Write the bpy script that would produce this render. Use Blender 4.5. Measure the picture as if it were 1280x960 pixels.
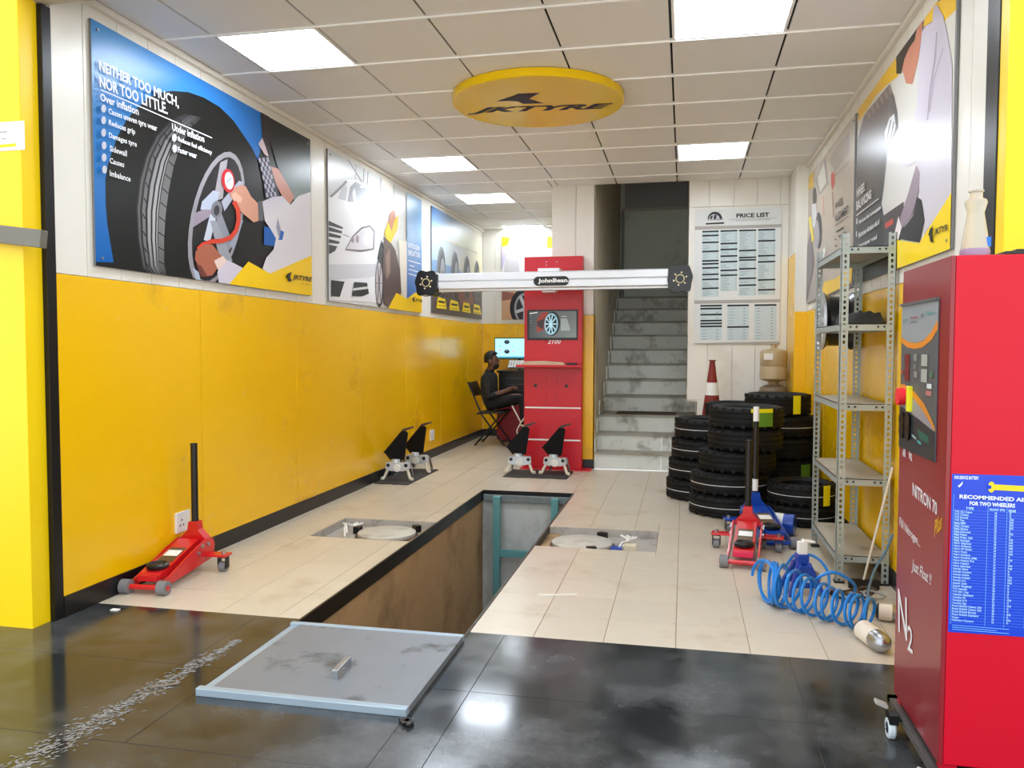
import bpy, bmesh, math, random
from mathutils import Vector, Matrix
random.seed(7)
PI = math.pi
scene = bpy.context.scene
col = scene.collection
for o in list(bpy.data.objects): bpy.data.objects.remove(o)

# ------------------------------------------------------------------ camera
FPX, YAW, PITCH, ROLL, CAMZ = 1010.28, 0.2099, -0.0451, 0.0020, 1.25
_f = Vector((-math.sin(YAW)*math.cos(PITCH), math.cos(YAW)*math.cos(PITCH), math.sin(PITCH)))
_r0 = Vector((math.cos(YAW), math.sin(YAW), 0)); _u0 = _r0.cross(_f)
_r = _r0*math.cos(ROLL)+_u0*math.sin(ROLL); _u = _u0*math.cos(ROLL)-_r0*math.sin(ROLL)
cam = bpy.data.cameras.new('camera'); cam.sensor_width = 36; cam.lens = FPX*36/1280; cam.clip_end = 200; cam.clip_start = .05
camo = bpy.data.objects.new('camera', cam); col.objects.link(camo)
camo.matrix_world = Matrix(((_r.x,_u.x,-_f.x,0),(_r.y,_u.y,-_f.y,0),(_r.z,_u.z,-_f.z,CAMZ),(0,0,0,1)))
scene.camera = camo
# ------------------------------------------------------------------ world, exposure
world = bpy.data.worlds.new('world'); scene.world = world; world.use_nodes = True
bg = world.node_tree.nodes['Background']; bg.inputs['Color'].default_value = (.89, .95, 1.0, 1); bg.inputs['Strength'].default_value = 1.5
PANEL_STRENGTH = 17.0
sun = bpy.data.lights.new('sun', 'SUN'); sun.energy = 11.0; sun.angle = .01; sun.color = (1, .97, .92)
suno = bpy.data.objects.new('sun', sun); col.objects.link(suno); suno.rotation_euler = (math.radians(-36), math.radians(6), 0)   # high, from behind the building: it lights the street, not the shop
vs = scene.view_settings
vs.view_transform = 'Standard'; vs.look = 'None'; vs.gamma = 1; vs.use_curve_mapping = False; vs.exposure = 0.6

# ------------------------------------------------------------------ photo pixel -> point on a real plane of the place
C0 = Vector((0, 0, CAMZ))
def ray(u, v): return _f+_r*((u-640)/FPX)-_u*((v-480)/FPX)
def fz(u, v, z=0): d = ray(u, v); return C0+d*((z-CAMZ)/d.z)
def wx(u, v, x): d = ray(u, v); return C0+d*(x/d.x)
def wy(u, v, y): d = ray(u, v); return C0+d*(y/d.y)

# ------------------------------------------------------------------ materials
def lin(c):
    return tuple(((x/255)/12.92 if x/255 <= .04045 else ((x/255+.055)/1.055)**2.4) for x in c)
MATS = {}
def mat(name, c, rough=.5, metal=0, var=0., vscale=3., bump=0., bscale=60., spec=.5, coat=0., rnd=0., dirt=None, emit=0, trans=0., dscale=1.5):
    """procedural material: colour with noise variation, optional dirt patches, per-object shade and fine relief"""
    if name in MATS: return MATS[name]
    m = bpy.data.materials.new(name); m.use_nodes = True; nt = m.node_tree; N = nt.nodes; L = nt.links
    b = N['Principled BSDF']; lc = lin(c)+(1,)
    b.inputs['Base Color'].default_value = lc; b.inputs['Roughness'].default_value = rough; b.inputs['Metallic'].default_value = metal
    b.inputs['Specular IOR Level'].default_value = spec; b.inputs['Coat Weight'].default_value = coat; b.inputs['Coat Roughness'].default_value = .08
    if trans: b.inputs['Transmission Weight'].default_value = trans
    tc = N.new('ShaderNodeTexCoord'); out = None
    def mixc(fac, a, bcol):
        x = N.new('ShaderNodeMix'); x.data_type = 'RGBA'; L.new(fac, x.inputs[0])
        if isinstance(a, tuple): x.inputs[6].default_value = a
        else: L.new(a, x.inputs[6])
        x.inputs[7].default_value = bcol; return x.outputs[2]
    out = lc
    if var:
        n = N.new('ShaderNodeTexNoise'); n.inputs['Scale'].default_value = vscale; n.inputs['Detail'].default_value = 6
        L.new(tc.outputs['Object'], n.inputs['Vector'])
        out = mixc(n.outputs['Fac'], tuple(min(1, x*(1+var)) for x in lc[:3])+(1,), tuple(x*(1-var) for x in lc[:3])+(1,))
    if dirt:
        dc, lo, hi = dirt
        n = N.new('ShaderNodeTexNoise'); n.inputs['Scale'].default_value = dscale; n.inputs['Detail'].default_value = 9; n.inputs['Roughness'].default_value = .65
        g = N.new('ShaderNodeNewGeometry'); L.new(g.outputs['Position'], n.inputs['Vector'])
        r = N.new('ShaderNodeMapRange'); r.inputs['From Min'].default_value = lo; r.inputs['From Max'].default_value = hi
        L.new(n.outputs['Fac'], r.inputs['Value']); out = mixc(r.outputs['Result'], out, lin(dc)+(1,))
        rr = N.new('ShaderNodeMapRange'); rr.inputs['To Min'].default_value = rough; rr.inputs['To Max'].default_value = min(1, rough+.3)
        L.new(r.outputs['Result'], rr.inputs['Value']); L.new(rr.outputs['Result'], b.inputs['Roughness'])
    if rnd:
        oi = N.new('ShaderNodeObjectInfo'); mr = N.new('ShaderNodeMapRange'); mr.inputs['To Min'].default_value = 1-rnd; mr.inputs['To Max'].default_value = 1+rnd
        L.new(oi.outputs['Random'], mr.inputs['Value']); h = N.new('ShaderNodeHueSaturation'); L.new(mr.outputs['Result'], h.inputs['Value'])
        if isinstance(out, tuple): h.inputs['Color'].default_value = out
        else: L.new(out, h.inputs['Color'])
        out = h.outputs['Color']
    if not isinstance(out, tuple): L.new(out, b.inputs['Base Color'])
    if bump:
        n = N.new('ShaderNodeTexNoise'); n.inputs['Scale'].default_value = bscale; n.inputs['Detail'].default_value = 3
        L.new(tc.outputs['Object'], n.inputs['Vector']); bp = N.new('ShaderNodeBump'); bp.inputs['Strength'].default_value = bump; bp.inputs['Distance'].default_value = .01
        L.new(n.outputs['Fac'], bp.inputs['Height']); L.new(bp.outputs['Normal'], b.inputs['Normal'])
    if emit:
        b.inputs['Emission Color'].default_value = lc; b.inputs['Emission Strength'].default_value = emit
    MATS[name] = m; return m
def print_mat(name, rough, emit=0):
    m = bpy.data.materials.new(name); m.use_nodes = True; N = m.node_tree.nodes; b = N['Principled BSDF']; b.inputs['Roughness'].default_value = rough; b.inputs['Specular IOR Level'].default_value = .3
    a = N.new('ShaderNodeAttribute'); a.attribute_name = 'Col'; m.node_tree.links.new(a.outputs['Color'], b.inputs['Base Color'])
    if emit: m.node_tree.links.new(a.outputs['Color'], b.inputs['Emission Color']); b.inputs['Emission Strength'].default_value = emit
    return m
PRINT = print_mat('gloss_print', .3); INK = print_mat('matt_print', .5); SCREEN = print_mat('lit_screen', .2, .9); DIM = print_mat('dim_screen', .2, .25)

YEL = mat('yellow_panel', (246, 192, 0), .26, var=.04, vscale=1.2, coat=.15, dirt=((178, 128, 20), .60, .85))
YELP = mat('yellow_pillar', (255, 212, 0), .4, var=.05)
WHITE = mat('white_panel', (232, 228, 218), .35, var=.03, dirt=((205, 198, 182), .58, .85))
BLACKB = mat('black_skirting', (18, 18, 19), .3, var=.1)
BLACK = mat('black_plastic', (15, 15, 16), .4)
BLACKM = mat('black_metal', (22, 22, 24), .35, metal=.3)
TILE = mat('cream_tile', (203, 192, 173), .28, var=.05, vscale=6, rnd=.035, dirt=((182, 162, 134), .56, .80), dscale=2.2)
GROUT = mat('grout', (150, 132, 108), .9, var=.15, vscale=10)
GRAN = mat('black_granite', (33, 37, 40), .12, var=.25, vscale=9, dirt=((112, 114, 116), .44, .92), dscale=1.6)
CONC = mat('grey_concrete', (152, 150, 148), .85, var=.14, vscale=8, bump=.3)
CEILT = mat('ceiling_tile', (240, 239, 237), .55, var=.02, rnd=.02)
CEILR = mat('ceiling_rail', (252, 252, 250), .4)
DARK = mat('dark_void', (25, 25, 26), .9)
STONE = mat('stair_stone', (220, 222, 214), .45, var=.1, vscale=5, dirt=((112, 108, 94), .52, .72), dscale=4.)
PLAS = mat('stair_plaster', (206, 198, 178), .75, var=.06, vscale=2, dirt=((128, 120, 100), .55, .8))
GREYD = mat('grey_landing_wall', (228, 236, 226), .6, var=.05, dirt=((150, 156, 148), .58, .8))
RED = mat('red_paint', (202, 6, 38), .4, spec=.3, var=.03)
REDA = mat('aligner_red', (200, 20, 38), .38, var=.03)
REDJ = mat('jack_red', (205, 22, 28), .3, coat=.3, dirt=((90, 30, 30), .6, .8), dscale=9)
BLUEJ = mat('jack_blue', (8, 66, 170), .3, coat=.3, dirt=((20, 34, 70), .6, .8), dscale=9)
PINK = mat('pink_red_paint', (214, 24, 74), .4)
STEEL = mat('steel', (170, 172, 175), .3, metal=.9)
ALU = mat('aluminium', (222, 224, 228), .32, metal=.35, var=.02)
CHROME = mat('chrome', (215, 216, 220), .12, metal=1)
GALV = mat('galvanised', (172, 182, 178), .45, metal=.35, var=.08, vscale=12)
SHELF = mat('shelf_sheet', (176, 172, 160), .5, metal=.15, var=.1, vscale=6, dirt=((120, 105, 84), .55, .8), dscale=5)
PLATE = mat('cover_steel', (128, 132, 138), .42, metal=.35, var=.1, vscale=5, dirt=((84, 78, 70), .56, .72), dscale=5.)
PLATEE = mat('cover_edge', (160, 176, 188), .4, metal=.3, var=.1)
TEAL = mat('teal_paint', (98, 158, 162), .45, var=.08)
PITB = mat('pit_brown_panel', (182, 150, 108), .6, var=.12, vscale=3, dirt=((82, 64, 44), .5, .8))
PITG = mat('pit_grey_panel', (206, 210, 208), .6, var=.08, dirt=((120, 120, 118), .5, .8))
RUB = mat('tyre_rubber', (14, 15, 17), .65, spec=.3, bump=.25, bscale=90, var=.15)
RUBM = mat('rubber_mat', (52, 50, 50), .8, bump=.5, bscale=40, var=.15)
GREYW = mat('grey_wheel', (120, 120, 122), .6, var=.1)
TYW = mat('white_line', (225, 225, 225), .5)
HOSE = mat('blue_hose', (0, 122, 206), .3, coat=.2)
CONE_O = mat('cone_red', (128, 34, 28), .55, var=.06)
WHT = mat('white_plastic', (235, 235, 232), .4)
TAN = mat('tan_plastic', (178, 158, 124), .4, var=.06)
GREYBAR = mat('grey_bar', (112, 108, 96), .55, var=.12, vscale=8)
CLOTH = mat('dark_cloth', (46, 44, 42), .9, var=.2, vscale=8)
PAPER = mat('paper', (202, 180, 152), .8, var=.15, vscale=12)
PANELG = mat('panel_grey', (84, 88, 92), .4)
LIME = mat('label_yellow', (236, 226, 20), .5); LGREEN = mat('label_green', (92, 140, 40), .5); LBLUE = mat('label_blue', (30, 110, 210), .5)
SKIN = mat('skin', (104, 70, 52), .6); SHIRT = mat('shirt_black', (30, 30, 32), .85, var=.15); TROU = mat('trousers_black', (20, 20, 23), .85); HAIR = mat('hair_black', (14, 13, 13), .6, bump=.5, bscale=60)
DIFF = mat('light_diffuser', (234, 244, 255), .5, emit=PANEL_STRENGTH)
CLEAR = mat('milky_plastic', (222, 214, 196), .25, trans=.45)
LILAC = mat('lilac_plastic', (150, 122, 150), .4)

# ------------------------------------------------------------------ mesh builder
class MB:
    def __init__(s): s.bm = bmesh.new(); s.mi = 0; s.M = Matrix(); s.flat = set()
    def _reg(s, vs, fs=None):
        fs = fs if fs is not None else {f for v in vs for f in v.link_faces}
        for f in fs: f.material_index = s.mi
        for v in vs: v.co = s.M @ v.co
    def box(s, x0, x1, y0, y1, z0, z1, bev=0, M=None):
        r = bmesh.ops.create_cube(s.bm, size=1); vs = r['verts']
        for v in vs: v.co = Vector(((x0+x1)/2+v.co.x*(x1-x0), (y0+y1)/2+v.co.y*(y1-y0), (z0+z1)/2+v.co.z*(z1-z0)))
        if bev:
            es = list({e for v in vs for e in v.link_edges})
            b = bmesh.ops.bevel(s.bm, geom=es, offset=bev, segments=2, affect='EDGES', profile=.6)
            vs = list({v for f in b['faces'] for v in f.verts} | {v for v in vs if v.is_valid})
        if M is not None:
            for v in vs: v.co = M @ v.co
        s._reg(vs); s.flat |= {f for v in vs for f in v.link_faces}; return s
    def prism(s, pts, axis, a, b, M=None):
        """polygon in the plane across `axis` ('x': (y,z), 'y': (x,z), 'z': (x,y)) swept from a to b"""
        def P(p, t): return {'x': (t, p[0], p[1]), 'y': (p[0], t, p[1]), 'z': (p[0], p[1], t)}[axis]
        A = [s.bm.verts.new(P(p, a)) for p in pts]; B = [s.bm.verts.new(P(p, b)) for p in pts]
        fs = [s.bm.faces.new(A), s.bm.faces.new(B[::-1])]
        n = len(pts)
        for i in range(n): fs.append(s.bm.faces.new((A[i], B[i], B[(i+1) % n], A[(i+1) % n])))
        bmesh.ops.recalc_face_normals(s.bm, faces=fs)
        if M is not None:
            for v in A+B: v.co = M @ v.co
        s._reg(A+B, fs); s.flat |= set(fs); return s
    def cyl(s, p, q, r, r2=None, n=16, cap=True):
        p, q = Vector(p), Vector(q); return s.tube([p, q], [r, r if r2 is None else r2], n, cap)
    def tube(s, pts, r, n=8, cap=True, closed=False):
        pts = [Vector(p) for p in pts]; m = len(pts); rs = r if isinstance(r, (list, tuple)) else [r]*m
        rings = []; prev = None
        for i, p in enumerate(pts):
            a = pts[(i-1) % m] if (closed or i) else pts[0]; b = pts[(i+1) % m] if (closed or i < m-1) else pts[-1]
            t = (b-a).normalized()
            if prev is None:
                ref = Vector((0, 0, 1)) if abs(t.z) < .9 else Vector((1, 0, 0)); x = t.cross(ref).normalized()
            else:
                x = (prev-t*prev.dot(t)).normalized()
            prev = x; y = t.cross(x)
            rings.append([s.bm.verts.new(p+(x*math.cos(2*PI*k/n)+y*math.sin(2*PI*k/n))*rs[i]) for k in range(n)])
        fs = []
        for i in range(m if closed else m-1):
            A, B = rings[i], rings[(i+1) % m]
            for k in range(n): fs.append(s.bm.faces.new((A[k], A[(k+1) % n], B[(k+1) % n], B[k])))
        if cap and not closed: fs.append(s.bm.faces.new(rings[0][::-1])); fs.append(s.bm.faces.new(rings[-1]))
        bmesh.ops.recalc_face_normals(s.bm, faces=fs)
        s._reg([v for R in rings for v in R], fs); return s
    def lathe(s, prof, n=32, c=(0, 0, 0), axis='z', closed=False, a0=0, a1=2*PI):
        full = abs(a1-a0-2*PI) < 1e-6; m = n if full else n+1; rings = []
        for k in range(m):
            a = a0+(a1-a0)*k/n; R = []
            for rr, h in prof:
                p = (rr*math.cos(a), rr*math.sin(a), h)
                if axis == 'x': p = (p[2], p[0], p[1])
                elif axis == 'y': p = (p[0], p[2], p[1])
                R.append(s.bm.verts.new(Vector(p)+Vector(c)))
            rings.append(R)
        fs = []; q = len(prof)
        for k in range(n if full else n):
            A, B = rings[k], rings[(k+1) % m]
            for i in range(q if closed else q-1):
                j = (i+1) % q
                fs.append(s.bm.faces.new((A[i], B[i], B[j], A[j])))
        allv = [v for R in rings for v in R]
        bmesh.ops.remove_doubles(s.bm, verts=allv, dist=1e-6)
        allv = [v for v in allv if v.is_valid]; fs = [f for f in fs if f.is_valid]
        bmesh.ops.recalc_face_normals(s.bm, faces=fs)
        s._reg(allv, fs); return s
    def quad(s, *pts):
        vs = [s.bm.verts.new(p) for p in pts]; f = s.bm.faces.new(vs); s._reg(vs, [f]); return s
    def mesh(s, name, mats, ang=38):
        for e in s.bm.edges:
            e.smooth = not (len(e.link_faces) == 2 and e.calc_face_angle(0) > math.radians(ang))
        for f in s.bm.faces: f.smooth = f not in s.flat
        me = bpy.data.meshes.new(name); s.bm.to_mesh(me); s.bm.free()
        for m in (mats if isinstance(mats, (list, tuple)) else [mats]): me.materials.append(m)
        return me
    def build(s, name, mats, parent=None, world=False, ang=38):
        """link as one mesh object; world=True: the shape was given in world coordinates"""
        off = Vector()
        if parent is None:
            xs = [v.co for v in s.bm.verts]
            off = Vector(((min(v.x for v in xs)+max(v.x for v in xs))/2, (min(v.y for v in xs)+max(v.y for v in xs))/2, min(v.z for v in xs)))
        elif world: off = world_loc(parent)
        for v in s.bm.verts: v.co -= off
        o = bpy.data.objects.new(name, s.mesh(name, mats, ang)); col.objects.link(o)
        if parent is not None: o.parent = parent
        else: o.location = off
        return o
def world_loc(o):
    p = Vector()
    while o is not None: p = p+o.location; o = o.parent
    return p
def tag(o, label, cat, group=None, kind=None):
    if kind: o['kind'] = kind
    if label: o['label'] = label
    if cat: o['category'] = cat
    if group: o['group'] = group
    return o
def thing(name, label, cat, loc=(0, 0, 0), rotz=0, group=None, scale=1):
    o = bpy.data.objects.new(name, None); o.empty_display_size = .1; col.objects.link(o); o.location = loc; o.rotation_euler = (0, 0, rotz); o.scale = (scale,)*3
    return tag(o, label, cat, group)
def struct(o, label=None, cat=None): o['kind'] = 'structure'; return tag(o, label, cat)
def dup(root, loc, rotz, label, parent=None):
    r = root.copy(); col.objects.link(r); r.location = loc; r.rotation_euler = (0, 0, rotz)
    if label: r['label'] = label
    for ch in list(root.children):
        c = ch.copy(); col.objects.link(c); c.parent = r
        for g in ch.children:
            d = g.copy(); col.objects.link(d); d.parent = c
    return r
def piece(name, me, parent, loc=(0, 0, 0), rot=(0, 0, 0)):
    o = bpy.data.objects.new(name, me); col.objects.link(o); o.parent = parent; o.location = loc; o.rotation_euler = rot; return o

# ------------------------------------------------------------------ flat print (posters, signs, screens)
def text_mesh(s, shear=0, bold=0., line=1., align='LEFT'):
    cu = bpy.data.curves.new('t', 'FONT'); cu.body = s; cu.resolution_u = 2; cu.shear = shear; cu.offset = bold; cu.space_line = line; cu.align_x = align
    ob = bpy.data.objects.new('t', cu); col.objects.link(ob)
    me = bpy.data.meshes.new_from_object(ob)
    vs = [v.co.copy() for v in me.vertices]; fs = [list(p.vertices) for p in me.polygons]
    bpy.data.objects.remove(ob); bpy.data.curves.remove(cu); bpy.data.meshes.remove(me)
    return vs, fs
class Print:
    """layers of flat colour on a plane; pl(u,v,k) gives the 3-D point of layer k"""
    def __init__(s, pl, step=.0002): s.pl = pl; s.k = 1; s.v = []; s.f = []; s.c = []; s.step = step
    def poly(s, c, pts, cols=None, layer=None):
        k = (s.k if layer is None else layer)*s.step; b = len(s.v)
        s.v += [s.pl(u, v, k) for u, v in pts]; s.f.append(list(range(b, b+len(pts)))); s.c.append([lin(x) for x in cols] if cols else [lin(c)]*len(pts))
        if layer is None: s.k += 1
        return s
    def ell(s, c, cx, cy, rx, ry, tilt=0, n=28, layer=None):
        return s.poly(c, [(cx+rx*math.cos(a)*math.cos(tilt)-ry*math.sin(a)*math.sin(tilt), cy+rx*math.cos(a)*math.sin(tilt)+ry*math.sin(a)*math.cos(tilt)) for a in [2*PI*i/n for i in range(n)]], layer=layer)
    def line(s, c, pts, w):
        L, R = [], []
        for i, p in enumerate(pts):
            a = pts[max(0, i-1)]; b = pts[min(len(pts)-1, i+1)]; dx, dy = b[0]-a[0], b[1]-a[1]; d = math.hypot(dx, dy) or 1
            L.append((p[0]-dy/d*w/2, p[1]+dx/d*w/2)); R.append((p[0]+dy/d*w/2, p[1]-dx/d*w/2))
        for i in range(len(pts)-1): s.poly(c, [L[i], L[i+1], R[i+1], R[i]], layer=s.k)
        s.k += 1; return s
    def text(s, c, t, bl, br, tl, shear=0, bold=0., line=1., align='LEFT'):
        vs, fs = text_mesh(t, shear, bold, line, align)
        if not vs: return s
        x0 = min(v.x for v in vs); x1 = max(v.x for v in vs); y0 = min(v.y for v in vs); y1 = max(v.y for v in vs); b = len(s.v); k = s.k*s.step
        for v in vs:
            a, h = (v.x-x0)/(x1-x0), (v.y-y0)/(y1-y0)
            s.v.append(s.pl(bl[0]+a*(br[0]-bl[0])+h*(tl[0]-bl[0]), bl[1]+a*(br[1]-bl[1])+h*(tl[1]-bl[1]), k))
        for f in fs: s.f.append([b+i for i in f]); s.c.append([lin(c)]*len(f))
        s.k += 1; return s
    def build(s, name, parent, m=None):
        off = world_loc(parent); me = bpy.data.meshes.new(name); me.from_pydata([tuple(Vector(v)-off) for v in s.v], [], s.f)
        at = me.color_attributes.new('Col', 'FLOAT_COLOR', 'CORNER'); i = 0
        for cs in s.c:
            for c in cs: at.data[i].color = (*c, 1); i += 1
        me.materials.append(m or PRINT); o = bpy.data.objects.new(name, me); col.objects.link(o); o.parent = parent; o['kind'] = 'stuff'; return o
BIRD = [(0, .45), (.4, .85), (1, 1), (.75, .5), (1, 0), (.45, .05), (.3, .4)]
def bird(pr, c, x0, y0, x1, y1):
    pr.poly(c, [(x0+a*(x1-x0), y1+b*(y0-y1)) for a, b in BIRD])

# ================================================================== THE SETTING
LX, RX, CZ, YEZ, BB = -2.789, 1.0825, 2.904, 1.582, .097
PL, PR, TF, PF = -1.716, -.910, 3.386, 6.835
BY, MY, CX0, CX1, OX = 11.1, 8.29, -1.35, -.90, .03
def cut(rects, hole):
    out = []
    for (a, b, c, d) in rects:
        x0, x1, y0, y1 = hole; e = 1e-4
        if x1 <= a+e or x0 >= b-e or y1 <= c+e or y0 >= d-e: out.append((a, b, c, d)); continue
        if x0 > a: out.append((a, x0, c, d))
        if x1 < b: out.append((x1, b, c, d))
        m0, m1 = max(a, x0), min(b, x1)
        if y0 > c: out.append((m0, m1, c, y0))
        if y1 < d: out.append((m0, m1, y1, d))
    return [r for r in out if r[1]-r[0] > .004 and r[3]-r[2] > .004]
PIT = (PL, PR, 2.56, PF)
TL = (-2.42, PL, 4.91, 5.50); TR = (PR, -.157, 4.975, 5.55)
HOLES = [PIT, TL, TR]
FLOORR = [(LX, RX, TF, MY), (LX, CX0, MY, BY)]
def slabs(rects, holes, z0, z1, name, m):
    for h in holes: rects = cut(rects, h)
    b = MB()
    for r in rects: b.box(*r, z0, z1)
    return b.build(name, m)
# floor: screed with a pit and two turn-plate recesses, tiles on it
floor = struct(slabs(FLOORR, HOLES, -.05, -.003, 'floor', GROUT))
tile_cache = {}
def slab_piece(name, r, z0, z1, m, parent, gap=.0015, bev=.0012):
    a, b, c, d = r; w, h = round(b-a-2*gap, 4), round(d-c-2*gap, 4); key = (name, w, h)
    if key not in tile_cache: tile_cache[key] = MB().box(-w/2, w/2, -h/2, h/2, z0, z1, bev).mesh(name, m)
    return piece(name, tile_cache[key], parent, Vector(((a+b)/2, (c+d)/2, 0))-world_loc(parent))
TS = .302
xs = [LX]+[-.022+TS*k for k in range(-9, 4) if LX+.02 < -.022+TS*k < RX-.02]+[RX]
ys = [TF+TS*k for k in range(0, 26)]+[BY]
for i in range(len(xs)-1):
    for j in range(len(ys)-1):
        rr = [(xs[i], xs[i+1], ys[j], ys[j+1])]
        for h in HOLES+[(CX0, 3, MY, 12)]: rr = cut(rr, h)
        for r in rr: slab_piece('floor_tile', r, -.004, 0, TILE, floor)
# polished black granite apron in front
apron = struct(slabs([(-6, 6, -2, TF)], [PIT], -.06, -.004, 'floor_apron', GROUT))
gx = [-6, -4.275, -3.1, -1.925, -.75, .425, 1.6, 2.775, 6]; gy = [-2, .4, 1.0, 1.6, 2.19, 2.79, TF]
for i in range(len(gx)-1):
    for j in range(len(gy)-1):
        for r in cut([(gx[i], gx[i+1], gy[j], gy[j+1])], PIT): slab_piece('granite_slab', r, -.004, 0, GRAN, apron, gap=.0008, bev=.0006)
ground = struct(MB().box(-30, 30, -40, -2, -.1, -.004).build('ground', mat('road', (176, 172, 164), .9, var=.1, bump=.3)))

# pit
PZ = -1.45
b = MB().box(PL-.08, PL, 2.56, PF, PZ, -.05); struct(b.build('wall_pit_left', PITB))
b = MB().box(PL-.08, PR+.08, PF, PF+.08, PZ, -.05); struct(b.build('wall_pit_far', PITG))
b = MB().box(PR, PR+.08, 2.56, PF, PZ, -.05); struct(b.build('wall_pit_right', PITB))
b = MB().box(PL-.08, PR+.08, 2.48, 2.56, PZ, -.06); struct(b.build('wall_pit_near', PITG))
b = MB().box(PL-.08, PR+.08, 2.48, PF+.08, PZ-.05, PZ); struct(b.build('floor_pit', CONC))
t = thing('pit_edge_frame', 'black steel angle edging around the inspection pit opening', 'edging', (PL, 2.56, 0))
for r in [(PL, PL+.012, 3.30, PF), (PR-.012, PR, 3.30, PF), (PL, PR, PF-.012, PF)]:
    MB().box(*r, -.085, .003).build('angle_bar', BLACKM if r[0] < PR-.05 else mat('worn_bar', (74, 68, 62), .6, var=.2, vscale=9), t, True)
t = thing('pit_support_frame', 'teal painted steel frame standing at the far end of the pit', 'frame', (-1.3, 6.72, PZ))
for x in (-1.565, -1.06):
    MB().box(x-.03, x+.03, 6.70, 6.76, PZ, -.03, .004).build('upright', TEAL, t, True)
for z in (-.52, -1.05):
    MB().box(-1.535, -1.09, 6.71, 6.75, z-.03, z+.03, .004).build('crossbar', TEAL, t, True)
MB().box(PL+.02, PR-.02, 6.775, 6.815, -.085, -.03, .003).build('top_rail', mat('grey_blue_bar', (118, 128, 132), .5, var=.2, vscale=12), t, True)
t = thing('pit_cover_plate', 'grey steel cover plate lying over the near end of the pit', 'cover plate', (-1.3, 2.9, 0))
MB().box(-1.655, -.925, 2.575, 3.255, .006, .024, .003).build('plate', PLATE, t, True)
MB().box(-1.70, -.905, 2.545, 2.575, .0, .028, .003).build('rim', PLATEE, t, True)
MB().box(-1.70, -.905, 3.255, 3.285, .0, .026, .003).build('rim', PLATEE, t, True)
MB().box(-1.70, -1.655, 2.575, 3.255, .0, .012, .002).build('rim', PLATEE, t, True)
MB().box(-.925, -.905, 2.575, 3.255, .0, .026, .002).build('rim', PLATE, t, True)
h = fz(427, 838, .03)
b = MB(); b.M = Matrix.Translation((h.x, h.y, .024)) @ Matrix.Rotation(.06, 4, 'Z')
b.box(-.012, .012, -.07, .07, .028, .034, .002); b.box(-.012, .012, -.07, -.062, 0, .03); b.box(-.012, .012, .062, .07, 0, .03)
b.build('lift_handle', STEEL, t, True)
# turn-plate recesses
for nm, r, lab in (('turn_plate_recess', TL, 'left'), ('turn_plate_recess', TR, 'right')):
    b = MB(); a0, a1, c0, c1 = r; D = -.055; e0, e1 = (a0, a1-.001) if lab == 'left' else (a0+.001, a1)
    b.box(e0+.002, e1-.002, c0+.002, c1-.002, D-.02, D)
    b.box(e0+.002, e1, c0+.002, c0+.008, D, -.002); b.box(e0+.002, e1, c1-.008, c1-.002, D, -.002)
    b.box(e0+.002, e0+.008, c0+.008, c1-.008, D, -.002) if lab == 'left' else b.box(e1-.008, e1-.002, c0+.008, c1-.008, D, -.002)
    o = struct(b.build('floor_recess_'+lab, mat('recess_concrete', (172, 166, 158), .85, var=.16, vscale=7, bump=.4, dirt=((110, 104, 100), .5, .72), dscale=4)))
for (cx, cy, lab, sgn) in ((-2.0, 5.24, 'turn plate in the recess left of the pit with loose white cable', -1), (-.645, 5.26, 'turn plate in the recess right of the pit with blue connector', 1)):
    t = thing('turn_plate', 'round steel '+lab, 'turn plate', (cx, cy, -.055))
    MB().lathe([(0, .006), (.215, .006), (.22, .0)], 40).build('base_ring', mat('rust_brown', (96, 70, 54), .8, var=.3, vscale=20), t)
    MB().lathe([(0, .03), (.195, .03), (.2, .027), (.2, .008)], 48).build('disc', mat('worn_plate', (196, 192, 180), .5, metal=.1, var=.08, vscale=6, dirt=((140, 134, 120), .5, .75), dscale=5), t)
    for k in (-.5, .9) if sgn < 0 else (2.2, 3.6): MB().box(-.03, .03, .205, .25, .002, .05, .003, M=Matrix.Rotation(k*1.6, 4, 'Z')).build('stop_lug', BLACKM, t)
    s = sgn
    for q in range(2):
        pts = [(s*(.24+.03*q), -.16+.1*q, .02), (s*(.27+.03*q), -.1+.1*q, .06), (s*(.3+.02*q), -.03+.06*q, .05), (s*(.33+.02*q), .06, .06), (s*(.29+.03*q), .13, .03), (s*(.24+.04*q), .16, .045)]
        MB().tube(pts, .007, 6).build('cable', WHT, t)
    if sgn > 0:
        MB().box(.2, .27, -.17, -.11, .0, .04, .004).build('connector', BLUEJ, t)
        MB().box(.28, .36, -.14, -.07, .0, .05, .004).build('junction_box', mat('cream_box', (214, 204, 176), .5), t)

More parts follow.
